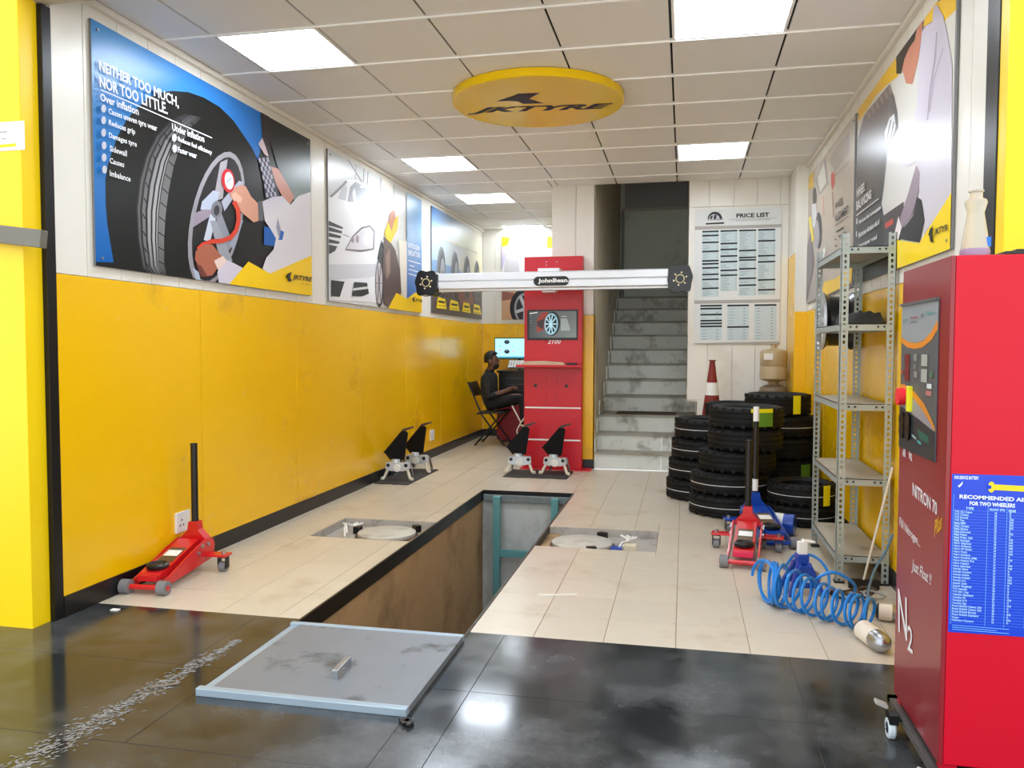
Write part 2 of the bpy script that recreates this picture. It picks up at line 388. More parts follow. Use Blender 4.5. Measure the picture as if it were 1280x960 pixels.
# ceiling
ceil = struct(MB().box(LX-.1, RX+.1, 3.1, MY, CZ+.02, CZ+.1).box(LX-.1, CX0, MY, BY+.1, CZ+.02, CZ+.1).build('ceiling', DARK))
cxs = [LX, -2.4765, -1.8798, -1.2831, -.6864, -.0897, .507, RX]; R0, GY = 4.5142, .5703
cys = [3.15]+[R0+GY*k for k in range(-2, 12)]+[BY]
LCELL = [(1, -1), (5, -1), (5, 4), (1, 4), (1, 7), (1, 11)]
tile_cache2 = {}
nlight = 0
LLAB = ['nearest square ceiling light above the big tyre inflation poster', 'square ceiling light at the top edge beside the yellow disc sign, on the right', 'square ceiling light in front of the stairs, above the price list', 'square ceiling light beyond the yellow disc sign, above the white car poster', 'square ceiling light near the four tyres poster at the far left', 'farthest square ceiling light, above the back wall poster']
lights = {}
for i in range(len(cxs)-1):
    for j in range(len(cys)-1):
        x0, x1, y0, y1 = cxs[i], cxs[i+1], cys[j], cys[j+1]; k = j-3
        rr = cut([(x0, x1, y0, y1)], (CX0, 3, MY, 12))
        for (a, c, d, e) in rr:
            if (i, k) in LCELL:
                n = LCELL.index((i, k)); t = thing('ceiling_light', LLAB[n], 'ceiling light', ((a+c)/2, (d+e)/2, CZ-.004), group='square ceiling panel lights')
                w, h = (c-a)/2-.008, (e-d)/2-.008
                MB().box(-w, w, -h, -h+.016, -.0, .02).box(-w, w, h-.016, h, -.0, .02).box(-w, -w+.016, -h+.016, h-.016, 0, .02).box(w-.016, w, -h+.016, h-.016, 0, .02).build('frame', CEILR, t)
                MB().box(-w+.016, w-.016, -h+.016, h-.016, .003, .015).build('diffuser', DIFF, t)
            else:
                w, h = round(c-a-.012, 4), round(e-d-.006, 4)
                if (w, h) not in tile_cache2: tile_cache2[(w, h)] = MB().box(-w/2, w/2, -h/2, h/2, 0, .012, .002).mesh('ceiling_tile', CEILT)
                piece('ceiling_tile', tile_cache2[(w, h)], ceil, Vector(((a+c)/2, (d+e)/2, CZ))-ceil.location)
for j in range(1, len(cys)-1):
    x1 = RX if cys[j] < MY else CX0
    MB().box(LX, x1, cys[j]-.006, cys[j]+.006, CZ-.009, CZ+.012).build('ceiling_rail', CEILR, ceil, True)

# side and back walls: white ribbed boards above, yellow composite panels below
def boards(name, m, parent, axis, pos, edges, z0, z1, thick, gap=.004, face=1):
    cache = {}
    for a, b_ in zip(edges[:-1], edges[1:]):
        if b_-a < .03: continue
        w = round(b_-a-gap, 4)
        if w not in cache:
            q = MB()
            if axis == 'x': q.box(0, thick*face, -w/2, w/2, z0, z1, .002)
            else: q.box(-w/2, w/2, -thick*face, 0, z0, z1, .002)
            cache[w] = q.mesh(name, m)
        loc = Vector((pos, (a+b_)/2, 0)) if axis == 'x' else Vector(((a+b_)/2, pos, 0))
        piece(name, cache[w], parent, loc-world_loc(parent))
def steps_(a, b, first, pitch):
    e = [a]; y = first
    while y < b-.02:
        if y > a+.02: e.append(y)
        y += pitch
    return e+[b]
BK = mat('wall_backing', (236, 232, 222), .6)
wl = struct(MB().box(LX-.2, LX-.012, 3.17, BY+.2, 0, CZ+.3).build('wall_left', BK))
boards('wall_board', WHITE, wl, 'x', LX-.012, steps_(3.17, BY, 3.371, .238), YEZ+.003, CZ+.015, .010)
boards('yellow_panel', YEL, wl, 'x', LX-.012, steps_(3.17, BY, 4.283, 1.2), BB, YEZ, .012)
struct(MB().box(LX-.012, LX+.006, 3.17, BY, 0, BB, .002).build('baseboard_left', BLACKB))
struct(MB().box(LX-.004, LX+.025, 3.17, BY, CZ-.035, CZ-.003, .004).build('trim_1', BK))
wb = struct(MB().box(LX-.2, CX0+.1, BY+.012, BY+.2, 0, CZ+.3).build('wall_back', BK))
boards('wall_board', WHITE, wb, 'y', BY+.012, steps_(LX, CX0, LX+.18, .238), YEZ+.003, CZ+.015, .010)
boards('yellow_panel', YEL, wb, 'y', BY+.012, steps_(LX, CX0, -2.28, 1.2), BB, YEZ, .012)
struct(MB().box(LX, CX0, BY-.006, BY+.012, 0, BB).build('baseboard_back', BLACKB))
wr = struct(MB().box(RX+.012, RX+.2, 3.33, MY+.2, 0, CZ+.3).build('wall_right', BK))
boards('wall_board', WHITE, wr, 'x', RX+.012, steps_(3.33, MY, 3.5, .238), YEZ+.003, CZ+.015, .010, face=-1)
boards('yellow_panel', YEL, wr, 'x', RX+.012, steps_(3.33, MY, 4.35, 1.2), BB, YEZ, .012, face=-1)
struct(MB().box(RX-.006, RX+.012, 3.33, 7.75, 0, BB).build('baseboard_right', BLACKB))
struct(MB().box(RX-.025, RX+.004, 3.33, MY, CZ-.035, CZ-.003, .004).build('trim_2', BK))
# pilaster at the far end of the right wall
wp = struct(MB().box(.99, RX, 7.77, MY, 0, CZ).build('wall_pilaster', BK))
MB().box(.978, RX, 7.757, 7.77, YEZ, CZ, .002).build('wall_board', WHITE, wp, True)
MB().box(.978, RX, 7.757, 7.77, .1, YEZ, .002).build('yellow_panel', YEL, wp, True)
MB().box(.978, .99, 7.77, MY, 2.12, CZ, .002).build('wall_board', WHITE, wp, True)
MB().box(.978, .99, 7.77, MY, .1, 2.12, .002).build('yellow_panel', YEL, wp, True)
# column between the office corner and the stairs
wc = struct(MB().box(CX0+.012, CX1-.012, MY+.012, 11.6, 0, 4.0).build('wall_column', PLAS))
boards('wall_board', WHITE, wc, 'y', MY+.012, [CX0, -1.10, CX1], YEZ+.003, CZ+.3, .012)
boards('yellow_panel', YEL, wc, 'y', MY+.012, [CX0, -1.02, CX1], BB, YEZ, .012)
MB().box(CX0, CX1, MY-.004, MY+.012, 0, BB).build('skirting', BLACKB, wc, True)
MB().box(CX1-.012, CX1, MY+.0, 11.5, .0, 3.9).build('plaster_face', PLAS, wc, True)
MB().box(CX1-.004, CX1+.002, MY, MY+.06, BB, YEZ).build('yellow_return', YEL, wc, True)
# price wall right of the stairs
wq = struct(MB().box(OX+.1, RX+.3, MY+.012, 11.6, 0, 4.0).box(OX, OX+.1, MY+.012, 11.6, .71, 4.0).build('wall_price', BK))
e = [OX, .226, .462, .681, .898, .978]
boards('wall_board', WHITE, wq, 'y', MY+.012, e[1:], 0.02, 2.64, .012)
boards('wall_board', WHITE, wq, 'y', MY+.012, e, 2.645, CZ+.1, .012)
MB().box(OX, .224, MY, MY+.012, .73, 2.64, .002).build('wall_board', WHITE, wq, True)
MB().box(OX+.1, .224, MY, MY+.012, .02, .728, .002).build('wall_board', WHITE, wq, True)
struct(MB().box(OX+.1, .978, MY-.012, MY, 0, .08).build('baseboard_price', BLACKB))
# stairs
st = struct(MB().box(CX1, OX+.1, 11.42, 11.5, 0, 1.9).build('stairs', PLAS))
SY = [8.29, 8.5, 8.72, 9.25, 9.53, 9.80, 10.07, 10.34, 10.61, 10.88, 11.15, 11.5]; RH = .1768
for n in range(11):
    z0, z1 = RH*n, RH*(n+1); xr = OX+.098 if n < 4 else OX
    m0 = CX1+(xr-CX1)*.66
    for (a, c) in ((CX1, m0-.001), (m0+.001, xr)):
        MB().box(a, c, SY[n]+.015, SY[n]+.035, z0, z1-.022).build('riser', STONE, st, True)
    MB().box(CX1, xr, SY[n], SY[n+1]+.034, z1-.022, z1, .003).build('tread', mat('tread_stone', (160, 156, 142), .5, var=.1, vscale=5, dirt=((108, 100, 84), .5, .75), dscale=4), st, True)
    MB().box(CX1, CX1+.014, SY[n]-.0, SY[n]+.03, z1, z1+.15).build('skirting', STONE, st, True)
    MB().box(CX1, CX1+.010, SY[n]+.03, SY[n+1], z1, z1+.11).build('skirting', PLAS, st, True)
tag(MB().box(-.72, -.08, 8.80, 9.15, RH*3, RH*3+.008).build('door_mat', mat('brown_mat', (82, 66, 54), .9, bump=.4)), 'flat brown doormat on the wide third stair', 'doormat')
ws = struct(MB().box(CX1-.05, OX+.05, 11.5, 11.6, 0, 4.0).build('wall_stair_back', GREYD))
a, c = wy(781, 262, 11.48), wy(862, 258, 11.48)
MB().box(a.x, OX, 11.478, 11.5, 1.9, a.z-.02, .003).build('door_leaf', GREYD, ws, True)
MB().box(a.x-.045, a.x-.005, 11.46, 11.5, 1.9, a.z+.02, .003).build('door_frame', mat('frame_grey', (150, 154, 150), .5), ws, True)
MB().box(a.x-.045, OX, 11.455, 11.5, a.z-.015, a.z+.012, .003).build('lintel_strip', mat('pale_strip', (206, 204, 200), .6), ws, True)
MB().box(a.x, OX, 11.47, 11.5, a.z+.015, 3.98).build('transom_panel', mat('transom_grey', (186, 184, 192), .6, var=.05), ws, True)
struct(MB().box(CX1-.1, OX+.2, MY, 11.7, 4.0, 4.1).box(CX1-.1, OX+.2, MY-.12, MY, CZ+.02, 4.1).build('ceiling_stair', PLAS))
# shop front: pillars, shutter guides, lintel
struct(MB().box(-6, -2.811, 3.01, 3.116, -.004, 4.2, .004).box(-6, LX-.2, 3.116, 11.5, 0, 4.2).build('wall_front_left', YELP))
struct(MB().box(1.0825, 6, 3.13, 3.21, -.004, 4.2, .004).box(RX+.2, 6, 3.21, 9, 0, 4.2).build('wall_front_right', YELP))
struct(MB().box(-2.86, -2.787, 3.116, 3.17, 0, 2.76, .002).build('trim_3', BLACKM))
struct(MB().box(1.078, 1.2, 3.21, 3.33, 0, 3.2, .002).build('trim_4', BLACKM))
struct(MB().box(-6, 6, 3.0, 3.15, 2.765, 4.4).build('wall_front_lintel', mat('lintel', (196, 186, 170), .7)))
struct(MB().box(-6, 6, 3.0, 12, 4.2, 7.0).build('ceiling_unseen_storey', CONC))  # unseen upper storey, its height set to shade the apron from the sun
b = MB(); p0, p1 = wy(0, 281, 2.97), wy(58, 288, 2.99)
M = Matrix.Translation((p1.x, 2.975, p1.z-.04)) @ Matrix.Rotation(math.atan2(p0.z-p1.z, p1.x-p0.x), 4, 'Y')
b.box(-.75, 0, -.02, .02, -.038, .038, .003, M=M)
tag(b.build('shutter_crossbar', GREYBAR), 'weathered grey flat bar fixed across the left yellow pillar', 'crossbar')
t = thing('notice_sticker', 'small white notice with a yellow line on the left yellow pillar', 'sticker', (-2.84, 3.008, 2.15))
a, c = wy(-18, 190, 3.008), wy(30, 151, 3.008)
MB().box(a.x, c.x, 3.006, 3.0098, a.z, c.z).build('sheet', WHT, t, True)
pr = Print(lambda u, v, k: wy(u, v, 3.0055)-Vector((0, k, 0)))
pr.poly((240, 205, 20), [(-14, 182), (20, 179), (20, 183), (-14, 186)]); pr.poly((150, 150, 150), [(2, 173), (7, 172.5), (7, 174), (2, 174.5)]); pr.poly((150, 150, 150), [(-8, 165), (9, 164), (9, 165.5), (-8, 166.5)])
pr.build('printed_lines', t, INK)

# ================================================================== POSTERS AND SIGNS
def poster(name, label, x, corners, face):
    """thin printed board screwed flat on a side wall; corners in (y0,y1,z0,z1)"""
    y0, y1, z0, z1 = corners
    t = thing(name, label, 'poster', (x, (y0+y1)/2, z0))
    MB().box(min(x, x+face*.012), max(x, x+face*.012), y0, y1, z0, z1, .001).build('board', mat('board_edge', (120, 120, 120), .5), t, True)
    b = MB()
    for y in (y0+.04, y1-.04):
        for z in (z0+.04, z1-.04): b.cyl((x+face*.012, y, z), (x+face*.02, y, z), .007, n=8)
    b.build('screw_heads', STEEL, t, True)['kind'] = 'stuff'
    X = x+face*.0125
    def pl(u, v, k): p = wx(u, v, X); p.y = min(max(p.y, y0), y1); p.z = min(max(p.z, z0), z1); p.x = X+face*k; return p
    return t, pl
def rectpx(y0, y1, z0, z1, x):
    return None
BLU = (0, 104, 196); LAV = (214, 208, 220)
# --- poster 1: hand with gauge on a wheel
t, pl = poster('wall_poster', 'large blue and black tyre inflation poster, nearest on the left wall', LX, (3.41, 5.705, 1.64, 2.81), 1)
p = Print(pl)
p.poly(BLU, [(112, 15), (395, 165), (395, 375), (112, 340)], cols=[(62, 140, 205), (0, 92, 180), (0, 84, 168), (0, 96, 178)])  # lighter top left corner paints in part of the gloss reflection
p.poly((20, 22, 22), [(110, 326), (142, 328), (138, 305), (134, 280), (132, 255), (131.5, 225), (135, 205), (140, 190), (147, 170), (158, 150), (170, 136), (185, 123), (200, 116), (215, 113.5), (235, 115), (255, 122), (275, 134), (292, 151), (305, 170), (315, 185), (322, 200), (325, 190), (328, 172), (328, 152), (325, 130), (395, 165), (395, 375), (110, 340)])
Larc = [(186, 352), (178, 335), (172, 300), (170, 260), (174, 225), (182, 195), (195, 170), (212, 152), (230, 142)]
Rarc = [(208, 352), (205, 330), (205, 300), (207, 268), (211, 238), (217, 208), (226, 182), (238, 160), (252, 147)]
def between(f): return [(a[0]+(c[0]-a[0])*f, a[1]+(c[1]-a[1])*f) for a, c in zip(Larc, Rarc)]
p.poly((44, 42, 46), between(0)+between(1)[::-1])
for f0, f1, c in ((.05, .13, 88), (.2, .31, 104), (.38, .49, 140), (.55, .65, 152), (.7, .73, 170), (.76, .99, 106)):
    A, B = between(f0), between(f1)
    for i in range(len(A)-1):
        sh = [.62, .9, 1.1, 1.12, 1.05, .95, .8, .62, .45]
        c0 = tuple(int(c*sh[i]) for _ in range(3)); c1 = tuple(int(c*sh[i+1]) for _ in range(3))
        p.poly(None, [A[i], A[i+1], B[i+1], B[i]], cols=[c0, c1, c1, c0], layer=p.k)
    p.k += 1
for i in range(14):
    q = i/14*8; j = int(q); fr = q-j
    for fa, fb in ((.77, 1.05), (.21, .3)):
        A, B = between(fa), between(fb); a = (A[j][0]+(A[j+1][0]-A[j][0])*fr, A[j][1]+(A[j+1][1]-A[j][1])*fr); c = (B[j][0]+(B[j+1][0]-B[j][0])*fr, B[j][1]+(B[j+1][1]-B[j][1])*fr+6)
        p.line((26, 25, 28), [a, c], 1.3); p.k -= 1
p.k += 1
TI = .2
p.ell((150, 146, 152), 270, 274, 32, 86, TI); p.ell((34, 33, 36), 271, 274, 28, 79, TI)
p.poly((166, 160, 166), [(275, 203), (284, 199), (278, 248), (266, 252)]); p.poly((150, 138, 152), [(244, 266), (268, 256), (269, 266), (241, 284)])
p.poly((176, 186, 204), [(252, 252), (266, 238), (274, 240), (268, 262), (250, 262)]); p.poly((190, 196, 210), [(254, 300), (262, 268), (270, 270), (262, 302)])
p.poly((138, 140, 150), [(268, 268), (276, 266), (291, 306), (283, 316)]); p.poly((150, 152, 160), [(262, 276), (270, 276), (290, 326), (278, 338)]); p.poly((176, 190, 210), [(240, 335), (248, 340), (250, 356), (244, 352)])
p.poly((172, 176, 190), [(276, 252), (298, 226), (304, 228), (280, 264)]); p.poly((150, 156, 172), [(286, 306), (300, 270), (303, 276), (292, 312)])
p.ell((122, 122, 130), 270, 262, 7, 11, .1); p.ell((60, 60, 66), 270, 263, 3.6, 6.5, .1)
# mechanic
p.poly((56, 66, 64), [(336, 147), (395, 175), (395, 250), (366, 250), (345, 205), (338, 180)], cols=[(28, 28, 30), (22, 24, 24), (98, 116, 110), (120, 134, 128), (70, 78, 76), (34, 32, 34)])
p.poly((44, 36, 38), [(325, 140), (336, 146), (338, 205), (330, 196), (327, 170)])
p.poly((210, 190, 196), [(322, 180), (327, 172), (332, 186), (335, 196), (330, 193)])
p.poly((204, 138, 118), [(337, 208), (347, 211), (367, 246), (360, 258), (352, 246), (345, 232)])
p.poly((44, 46, 70), [(322, 197), (334, 196), (348, 244), (331, 248), (328, 222)])
for i in range(5):
    for j in range(9):
        if (i+j) % 2: continue
        def g(a, b_): x = 322+a*2.5+b_*1.15; y = 198+b_*5.4+a*-.3; return (x, y)
        p.poly((176, 172, 190), [g(i, j), g(i+1, j), g(i+1, j+1), g(i, j+1)], layer=p.k)
p.k += 1
p.poly((8, 92, 176), [(329, 283), (338, 285), (346, 298), (342, 308), (329, 306)]); p.poly(LAV, [(327, 252), (340, 246), (352, 245), (362, 256), (372, 245), (395, 243), (395, 330), (336, 343), (327, 336), (332, 322), (341, 312), (344, 298), (337, 286), (330, 276)], cols=[(206, 202, 216)]*3+[(226, 222, 228)]*4+[(220, 216, 222)]*7)
p.poly((10, 94, 178), [(349, 287), (354, 290), (352, 300), (347, 300)]); p.poly((150, 150, 172), [(346, 272), (350, 287), (348, 299), (344, 284)])
p.poly((206, 148, 124), [(286, 243), (291, 235), (300, 231), (306, 233), (313, 246), (321, 254), (322, 276), (316, 278), (305, 269), (297, 262), (290, 250)])
p.poly((226, 178, 156), [(288, 243), (293, 240), (302, 248), (299, 254), (291, 250)]); p.poly((92, 92, 96), [(321, 252), (327, 251), (328.5, 276), (322, 276)])
p.ell((196, 34, 44), 284, 226, 8.2, 15, -.12); p.ell((226, 232, 240), 285, 226, 5.4, 11, -.12); p.line((70, 130, 190), [(282, 228), (288, 222)], 1)
p.line((206, 66, 44), [(291, 252), (296, 262), (297, 275), (294, 288), (287, 297), (276, 301), (262, 302), (252, 306), (246, 312)], 5.5)
p.poly((168, 98, 76), [(243, 314), (254, 305), (264, 306), (272, 316), (280, 326), (270, 336), (264, 344), (254, 346), (248, 336), (242, 324)]); p.poly((112, 58, 48), [(243, 330), (250, 332), (258, 346), (250, 346)])
p.poly((226, 200, 190), [(266, 326), (277, 320), (284, 328), (272, 340)]); p.poly((206, 198, 212), [(270, 340), (283, 325), (302, 335), (290, 356), (272, 356)])
p.poly((250, 206, 0), [(285, 358), (309, 327), (336, 342), (395, 321), (395, 375), (285, 370)])
p.build('printed_picture', t)
p = Print(lambda u, v, k: pl(u, v, k+.013))
W = (240, 242, 245)
for s_, bl, br, tl in [('NEITHER TOO MUCH,', (121.5, 90), (221, 137), (121, 75)), ('NOR TOO LITTLE.', (122, 109), (207, 143.5), (121, 94.5)), ('Over inflation', (122.5, 126), (170.5, 144.5), (122, 116)),
        ('Causes uneven tyre wear', (133, 144.5), (194, 166.5), (132.5, 135)), ('Reduces grip', (133, 158.5), (166, 170.5), (133, 149.5)), ('Damages tyre', (133, 174), (168, 186), (133, 165.5)), ('Sidewall', (134, 189), (155.5, 196), (134, 181.5)),
        ('Causes', (134, 204), (152, 209.5), (134, 197)), ('Imbalance', (134, 220), (160, 227.5), (134, 213)), ('Under inflation', (212.5, 163), (252.5, 178.5), (212, 154)), ('Reduces fuel efficiency', (219.5, 178), (262, 195.5), (219.5, 170.5)), ('Faster wear', (219.5, 190.5), (243, 198.5), (219.5, 183.5))]:
    p.text(W, s_, bl, br, tl, bold=.018)
p.line(W, [(122, 112), (262, 172.5)], 1.1)
for cx, cy in ((126, 136), (126, 150.5), (126, 166), (126.5, 182), (126.5, 197), (127, 212), (214.5, 172.5), (215, 186)): p.ell((196, 200, 210), cx, cy, 2.9, 5)
bird(p, (24, 22, 20), 354, 340, 362, 352); p.text((24, 22, 20), 'JKTYRE', (363, 350.5), (387.5, 354), (363, 343), shear=.25, bold=.03); p.text((150, 130, 40), 'TOTAL CONTROL', (373, 355.5), (387, 357.5), (373, 353.8))
p.build('lettering', t)
# --- poster 2: white car, nitrogen inflation
t, pl = poster('wall_poster', 'white car and blue text poster, second along the left wall', LX, (6.02, 8.33, 1.62, 2.82), 1)
p = Print(pl)
p.poly(None, [(408, 180), (530, 246), (530, 392), (408, 382)], cols=[(208, 212, 214), (214, 212, 206), (196, 186, 174), (214, 212, 214)])
for a, c, w in (((435, 198), (452, 227), 1.6), ((455, 207), (454, 228), 1), ((460, 210), (459, 231), 1), ((476, 220), (475, 246), 1), ((492, 230), (492, 248), .8), ((476, 246), (506, 256), .8), ((445, 203), (444, 224), .7)): p.line((128, 126, 128), [a, c], w)
p.poly((228, 222, 206), [(478, 224), (491, 231), (491, 247), (478, 244)])
p.poly((232, 231, 233), [(408, 246), (414, 246), (434, 224), (444, 225), (474, 241), (478, 262), (480, 300), (479, 340), (478, 376), (470, 378), (408, 374)])
p.line((132, 132, 136), [(413, 246), (421, 239), (433, 226.5)], 3); p.poly((196, 198, 202), [(422, 248), (426, 236), (432, 230), (434, 236), (432, 251)])
p.poly((166, 168, 174), [(434, 252), (437, 234), (444, 227), (473, 243), (474, 266), (450, 255), (444, 253)], cols=[(150, 152, 158), (152, 154, 160), (170, 172, 178), (196, 198, 204), (206, 206, 212), (186, 188, 194), (180, 182, 188)])
p.poly((222, 223, 226), [(443, 234), (446, 252), (442, 254), (440, 240)]); p.poly((238, 238, 240), [(450, 232), (454, 233), (454, 235), (450, 234.5)])
p.poly((206, 205, 210), [(408, 330), (470, 330), (473, 342), (466, 346), (408, 350)]); p.line((170, 168, 174), [(474, 267), (478, 280), (479, 300)], 1)
for q in [[(408, 275), (428, 284), (428, 286.5), (408, 281)], [(408, 282.5), (427, 289), (427, 292), (408, 288)], [(408, 290), (426, 295), (425, 298), (408, 295)], [(408, 298), (424, 302), (423, 305), (408, 303)], [(408, 305), (421, 308), (418, 314), (408, 317)]]: p.poly((62, 62, 66), q)
p.line((120, 118, 124), [(428, 293), (436, 296)], .9)
p.poly((112, 106, 114), [(430.5, 312.5), (439, 296), (451, 284), (462, 281.5), (468, 289), (467, 312), (450, 315)]); p.poly((212, 206, 212), [(432.5, 311), (440, 297), (452, 286), (461.5, 283.5), (466.5, 290), (465.5, 310.5), (450, 312.5)])
p.ell((150, 138, 146), 440, 300, 2, 3.6); p.ell((156, 146, 152), 446, 299, 2, 5); p.ell((226, 222, 226), 458, 299, 5, 8)
p.poly((30, 34, 36), [(413, 350), (430, 352), (424, 371), (413, 370)]); p.poly((34, 38, 40), [(442, 352.5), (458, 353.5), (460.5, 367), (452, 370.5), (439, 370)]); p.poly((214, 214, 212), [(440, 360.5), (459, 358), (459, 361), (440, 363.5)])
p.poly((50, 56, 58), [(471, 323), (476, 299), (479, 310), (479, 342), (474, 330)]); p.ell((60, 58, 60), 474, 354, 5.5, 30); p.ell((186, 180, 182), 473, 354, 4.2, 26)
for i in range(6): a = i*PI/3; p.line((70, 66, 70), [(473, 354), (473+4*math.cos(a), 354+25*math.sin(a))], .8)
p.poly((94, 78, 74), [(479, 296), (488, 304), (493, 312), (499, 336), (501, 366), (494, 372), (485, 384), (479, 380), (477, 345)]); p.poly((136, 112, 100), [(481, 320), (486, 310), (487, 340), (482, 350)])
p.poly((176, 116, 88), [(484, 280), (487, 266), (492, 262), (494, 276), (489, 290)]); p.poly((248, 184, 30), [(480, 290), (484, 277), (488, 290), (492, 276), (497, 268), (496, 286), (487, 304), (481, 297)])
p.poly((222, 212, 196), [(497, 300), (508, 302), (508, 374), (501, 370)])
p.poly(None, [(507.5, 236), (530, 246), (530, 392), (507.5, 376)], cols=[(168, 198, 222), (120, 172, 214), (24, 106, 190), (26, 98, 178)])
p.poly((250, 208, 0), [(484, 386), (494.5, 366), (507.5, 373.5), (523, 362), (530, 358), (530, 394), (484, 390)])
p.build('printed_picture', t)
p = Print(lambda u, v, k: pl(u, v, k+.013))
p.text(W, 'NITROGEN', (508.8, 309.5), (523, 314), (508.8, 303), bold=.02); p.text(W, 'INFLATION', (508.8, 319), (523.5, 322.5), (508.8, 312), bold=.02)
for a, c in (((509, 325.5), (524, 330)), ((510, 331.5), (516, 333.5)), ((509, 336.5), (523, 340.5)), ((509, 342), (519, 345))): p.line(W, [a, c], 1.1)
bird(p, (24, 22, 20), 513.5, 371, 517, 377.5); p.text((24, 22, 20), 'JKTYRE', (517.5, 377), (526.5, 379), (517.5, 373), shear=.25, bold=.03)
p.build('lettering', t)
# --- poster 3: row of four tyres
t, pl = poster('wall_poster', 'pale landscape poster with a row of four tyres, farthest on the left wall', LX, (8.71, 11.0, 1.64, 2.83), 1)
p = Print(pl)
p.poly(None, [(537, 250), (606, 288), (606, 345), (537, 325)], cols=[(70, 124, 180), (214, 206, 186), (226, 214, 170), (170, 190, 200)]); p.poly(None, [(537, 325), (606, 345), (606, 404), (537, 396)], cols=[(150, 178, 200), (224, 208, 160), (112, 100, 92), (70, 66, 66)])
p.poly((118, 152, 190), [(537, 324), (546, 325), (553, 336), (557, 331), (565, 333), (572, 338), (582, 342), (582, 362), (537, 362)]); p.poly((84, 76, 72), [(537, 362), (606, 364), (606, 404), (537, 396)])
p.poly((128, 84, 76), [(572, 366), (590, 364), (592, 380), (578, 386)])
for cx, cy, ry, rx in ((551.5, 344, 36, 5.6), (568.5, 346, 31.5, 5), (583.3, 348, 28, 4.4), (595.7, 351, 25, 3.6)):
    p.ell((96, 98, 100), cx, cy, rx, ry); p.ell((58, 58, 60), cx+1.2, cy, rx-1.6, ry-3); p.ell((150, 152, 156), cx+1.6, cy+1, rx-2.6, ry*.62); p.ell((70, 70, 74), cx+1.7, cy+1, 1, ry*.2)
for q in ([(545, 385), (547, 371), (556, 374), (558, 386.5)], [(561, 387), (563, 374.5), (572, 377.5), (574, 389)], [(577, 389.5), (579, 377.5), (586, 379.5), (588, 391.5)], [(591, 391.5), (592, 380), (599, 382), (601, 393.5)]):
    p.poly((244, 214, 24), q); y = (q[1][1]+q[2][1])/2; x0 = q[1][0]+.5; x1 = q[2][0]-.5
    p.line((60, 52, 20), [(x0, y+4.2), (x1, y+5.6)], 2.6); p.line((120, 104, 20), [(x0-1, y+9), (x1+1, y+10.6)], .8)
p.line((176, 172, 150), [(553, 298), (596, 317)], 2.4)
p.build('printed_picture', t)
# --- poster on the back wall
t = thing('wall_poster', 'brown poster with painted white glare and an alloy wheel on the back wall behind the red cabinet', 'poster', (-2.0, BY, 1.64))
MB().box(-2.51, -1.5, BY-.012, BY, 1.64, 2.80, .001).build('board', MATS['board_edge'], t, True)
p = Print(lambda u, v, k: Vector((min(max(wy(u, v, BY).x, -2.51), -1.5), BY-.0125-k, min(max(wy(u, v, BY).z, 1.64), 2.80))))
p.poly(None, [(625, 290), (720, 290), (720, 345), (625, 345)], cols=[(244, 244, 240), (248, 248, 248), (240, 238, 244), (232, 230, 236)]); p.poly(None, [(625, 345), (720, 345), (720, 405), (625, 405)], cols=[(196, 150, 128), (186, 132, 112), (208, 160, 124), (206, 166, 130)])  # upper half painted near white for glare, brown below
p.poly((236, 226, 40), [(625, 295), (638, 297), (635, 307), (625, 309)]); p.poly((250, 240, 60), [(684, 296), (720, 296), (720, 312), (684, 310)]); p.poly((206, 192, 228), [(625, 309), (648, 311), (646, 318), (632, 320), (625, 340)]); p.poly((214, 210, 216), [(632, 320), (648, 318), (650, 342), (630, 342)])
p.poly((150, 96, 84), [(625, 364), (650, 368), (640, 374), (625, 376)])
p.ell((34, 34, 38), 655.5, 385, 18, 24); p.ell((150, 152, 160), 657, 386, 14, 20); p.ell((46, 46, 52), 657, 386, 11.5, 17)
for i in range(5): a = i*2*PI/5+.4; p.line((190, 192, 200), [(657, 386), (657+12.5*math.cos(a), 386+18.5*math.sin(a))], 4)
p.build('printed_picture', t)
# --- poster on right wall, near: wheel balancing
t, pl = poster('wall_poster', 'wheel balancing poster of a man in a lilac coat, on the right wall', RX, (3.66, 5.60, 1.66, 2.775), -1)
p = Print(pl)
p.poly(None, [(1066, 140), (1195, -5), (1195, 325), (1066, 360)], cols=[(206, 204, 196), (216, 214, 202), (214, 210, 210), (196, 192, 184)])
p.poly((238, 190, 24), [(1064, 148), (1123, 68), (1123, 95), (1110, 105), (1095, 120), (1078, 146), (1066, 160)]); p.poly((240, 192, 20), [(1154, 34), (1156, 22), (1170, 0), (1195, -10), (1195, 12), (1180, 27), (1165, 27)])
p.poly(None, [(1072, 175), (1080, 145), (1095, 126), (1112, 105), (1118, 120), (1122, 140), (1123, 160), (1110, 185), (1105, 235), (1102, 255), (1106, 275), (1130, 258), (1130, 290), (1126, 300), (1126, 345), (1064, 358)], cols=[(92, 92, 94), (120, 108, 104), (126, 112, 106), (110, 98, 94), (96, 90, 90), (70, 70, 72), (74, 78, 80), (110, 120, 124), (96, 106, 110), (56, 60, 62), (48, 50, 52), (60, 58, 58), (52, 48, 48), (40, 38, 40), (34, 34, 36), (38, 40, 42)])
for i in range(6): x = 1083+i*5.4; y = 140-i*6.2; p.poly((146, 128, 120), [(x, y), (x+3, y-4), (x+6, y+6), (x+3, y+9)], layer=p.k)
p.k += 1
p.poly((228, 230, 232), [(1106, 165), (1112, 148), (1118, 142), (1120, 158), (1113, 180), (1107, 184)]); p.line((60, 62, 66), [(1108, 178), (1114, 150)], 1.2); p.line((60, 62, 66), [(1112, 180), (1118, 152)], 1.2)
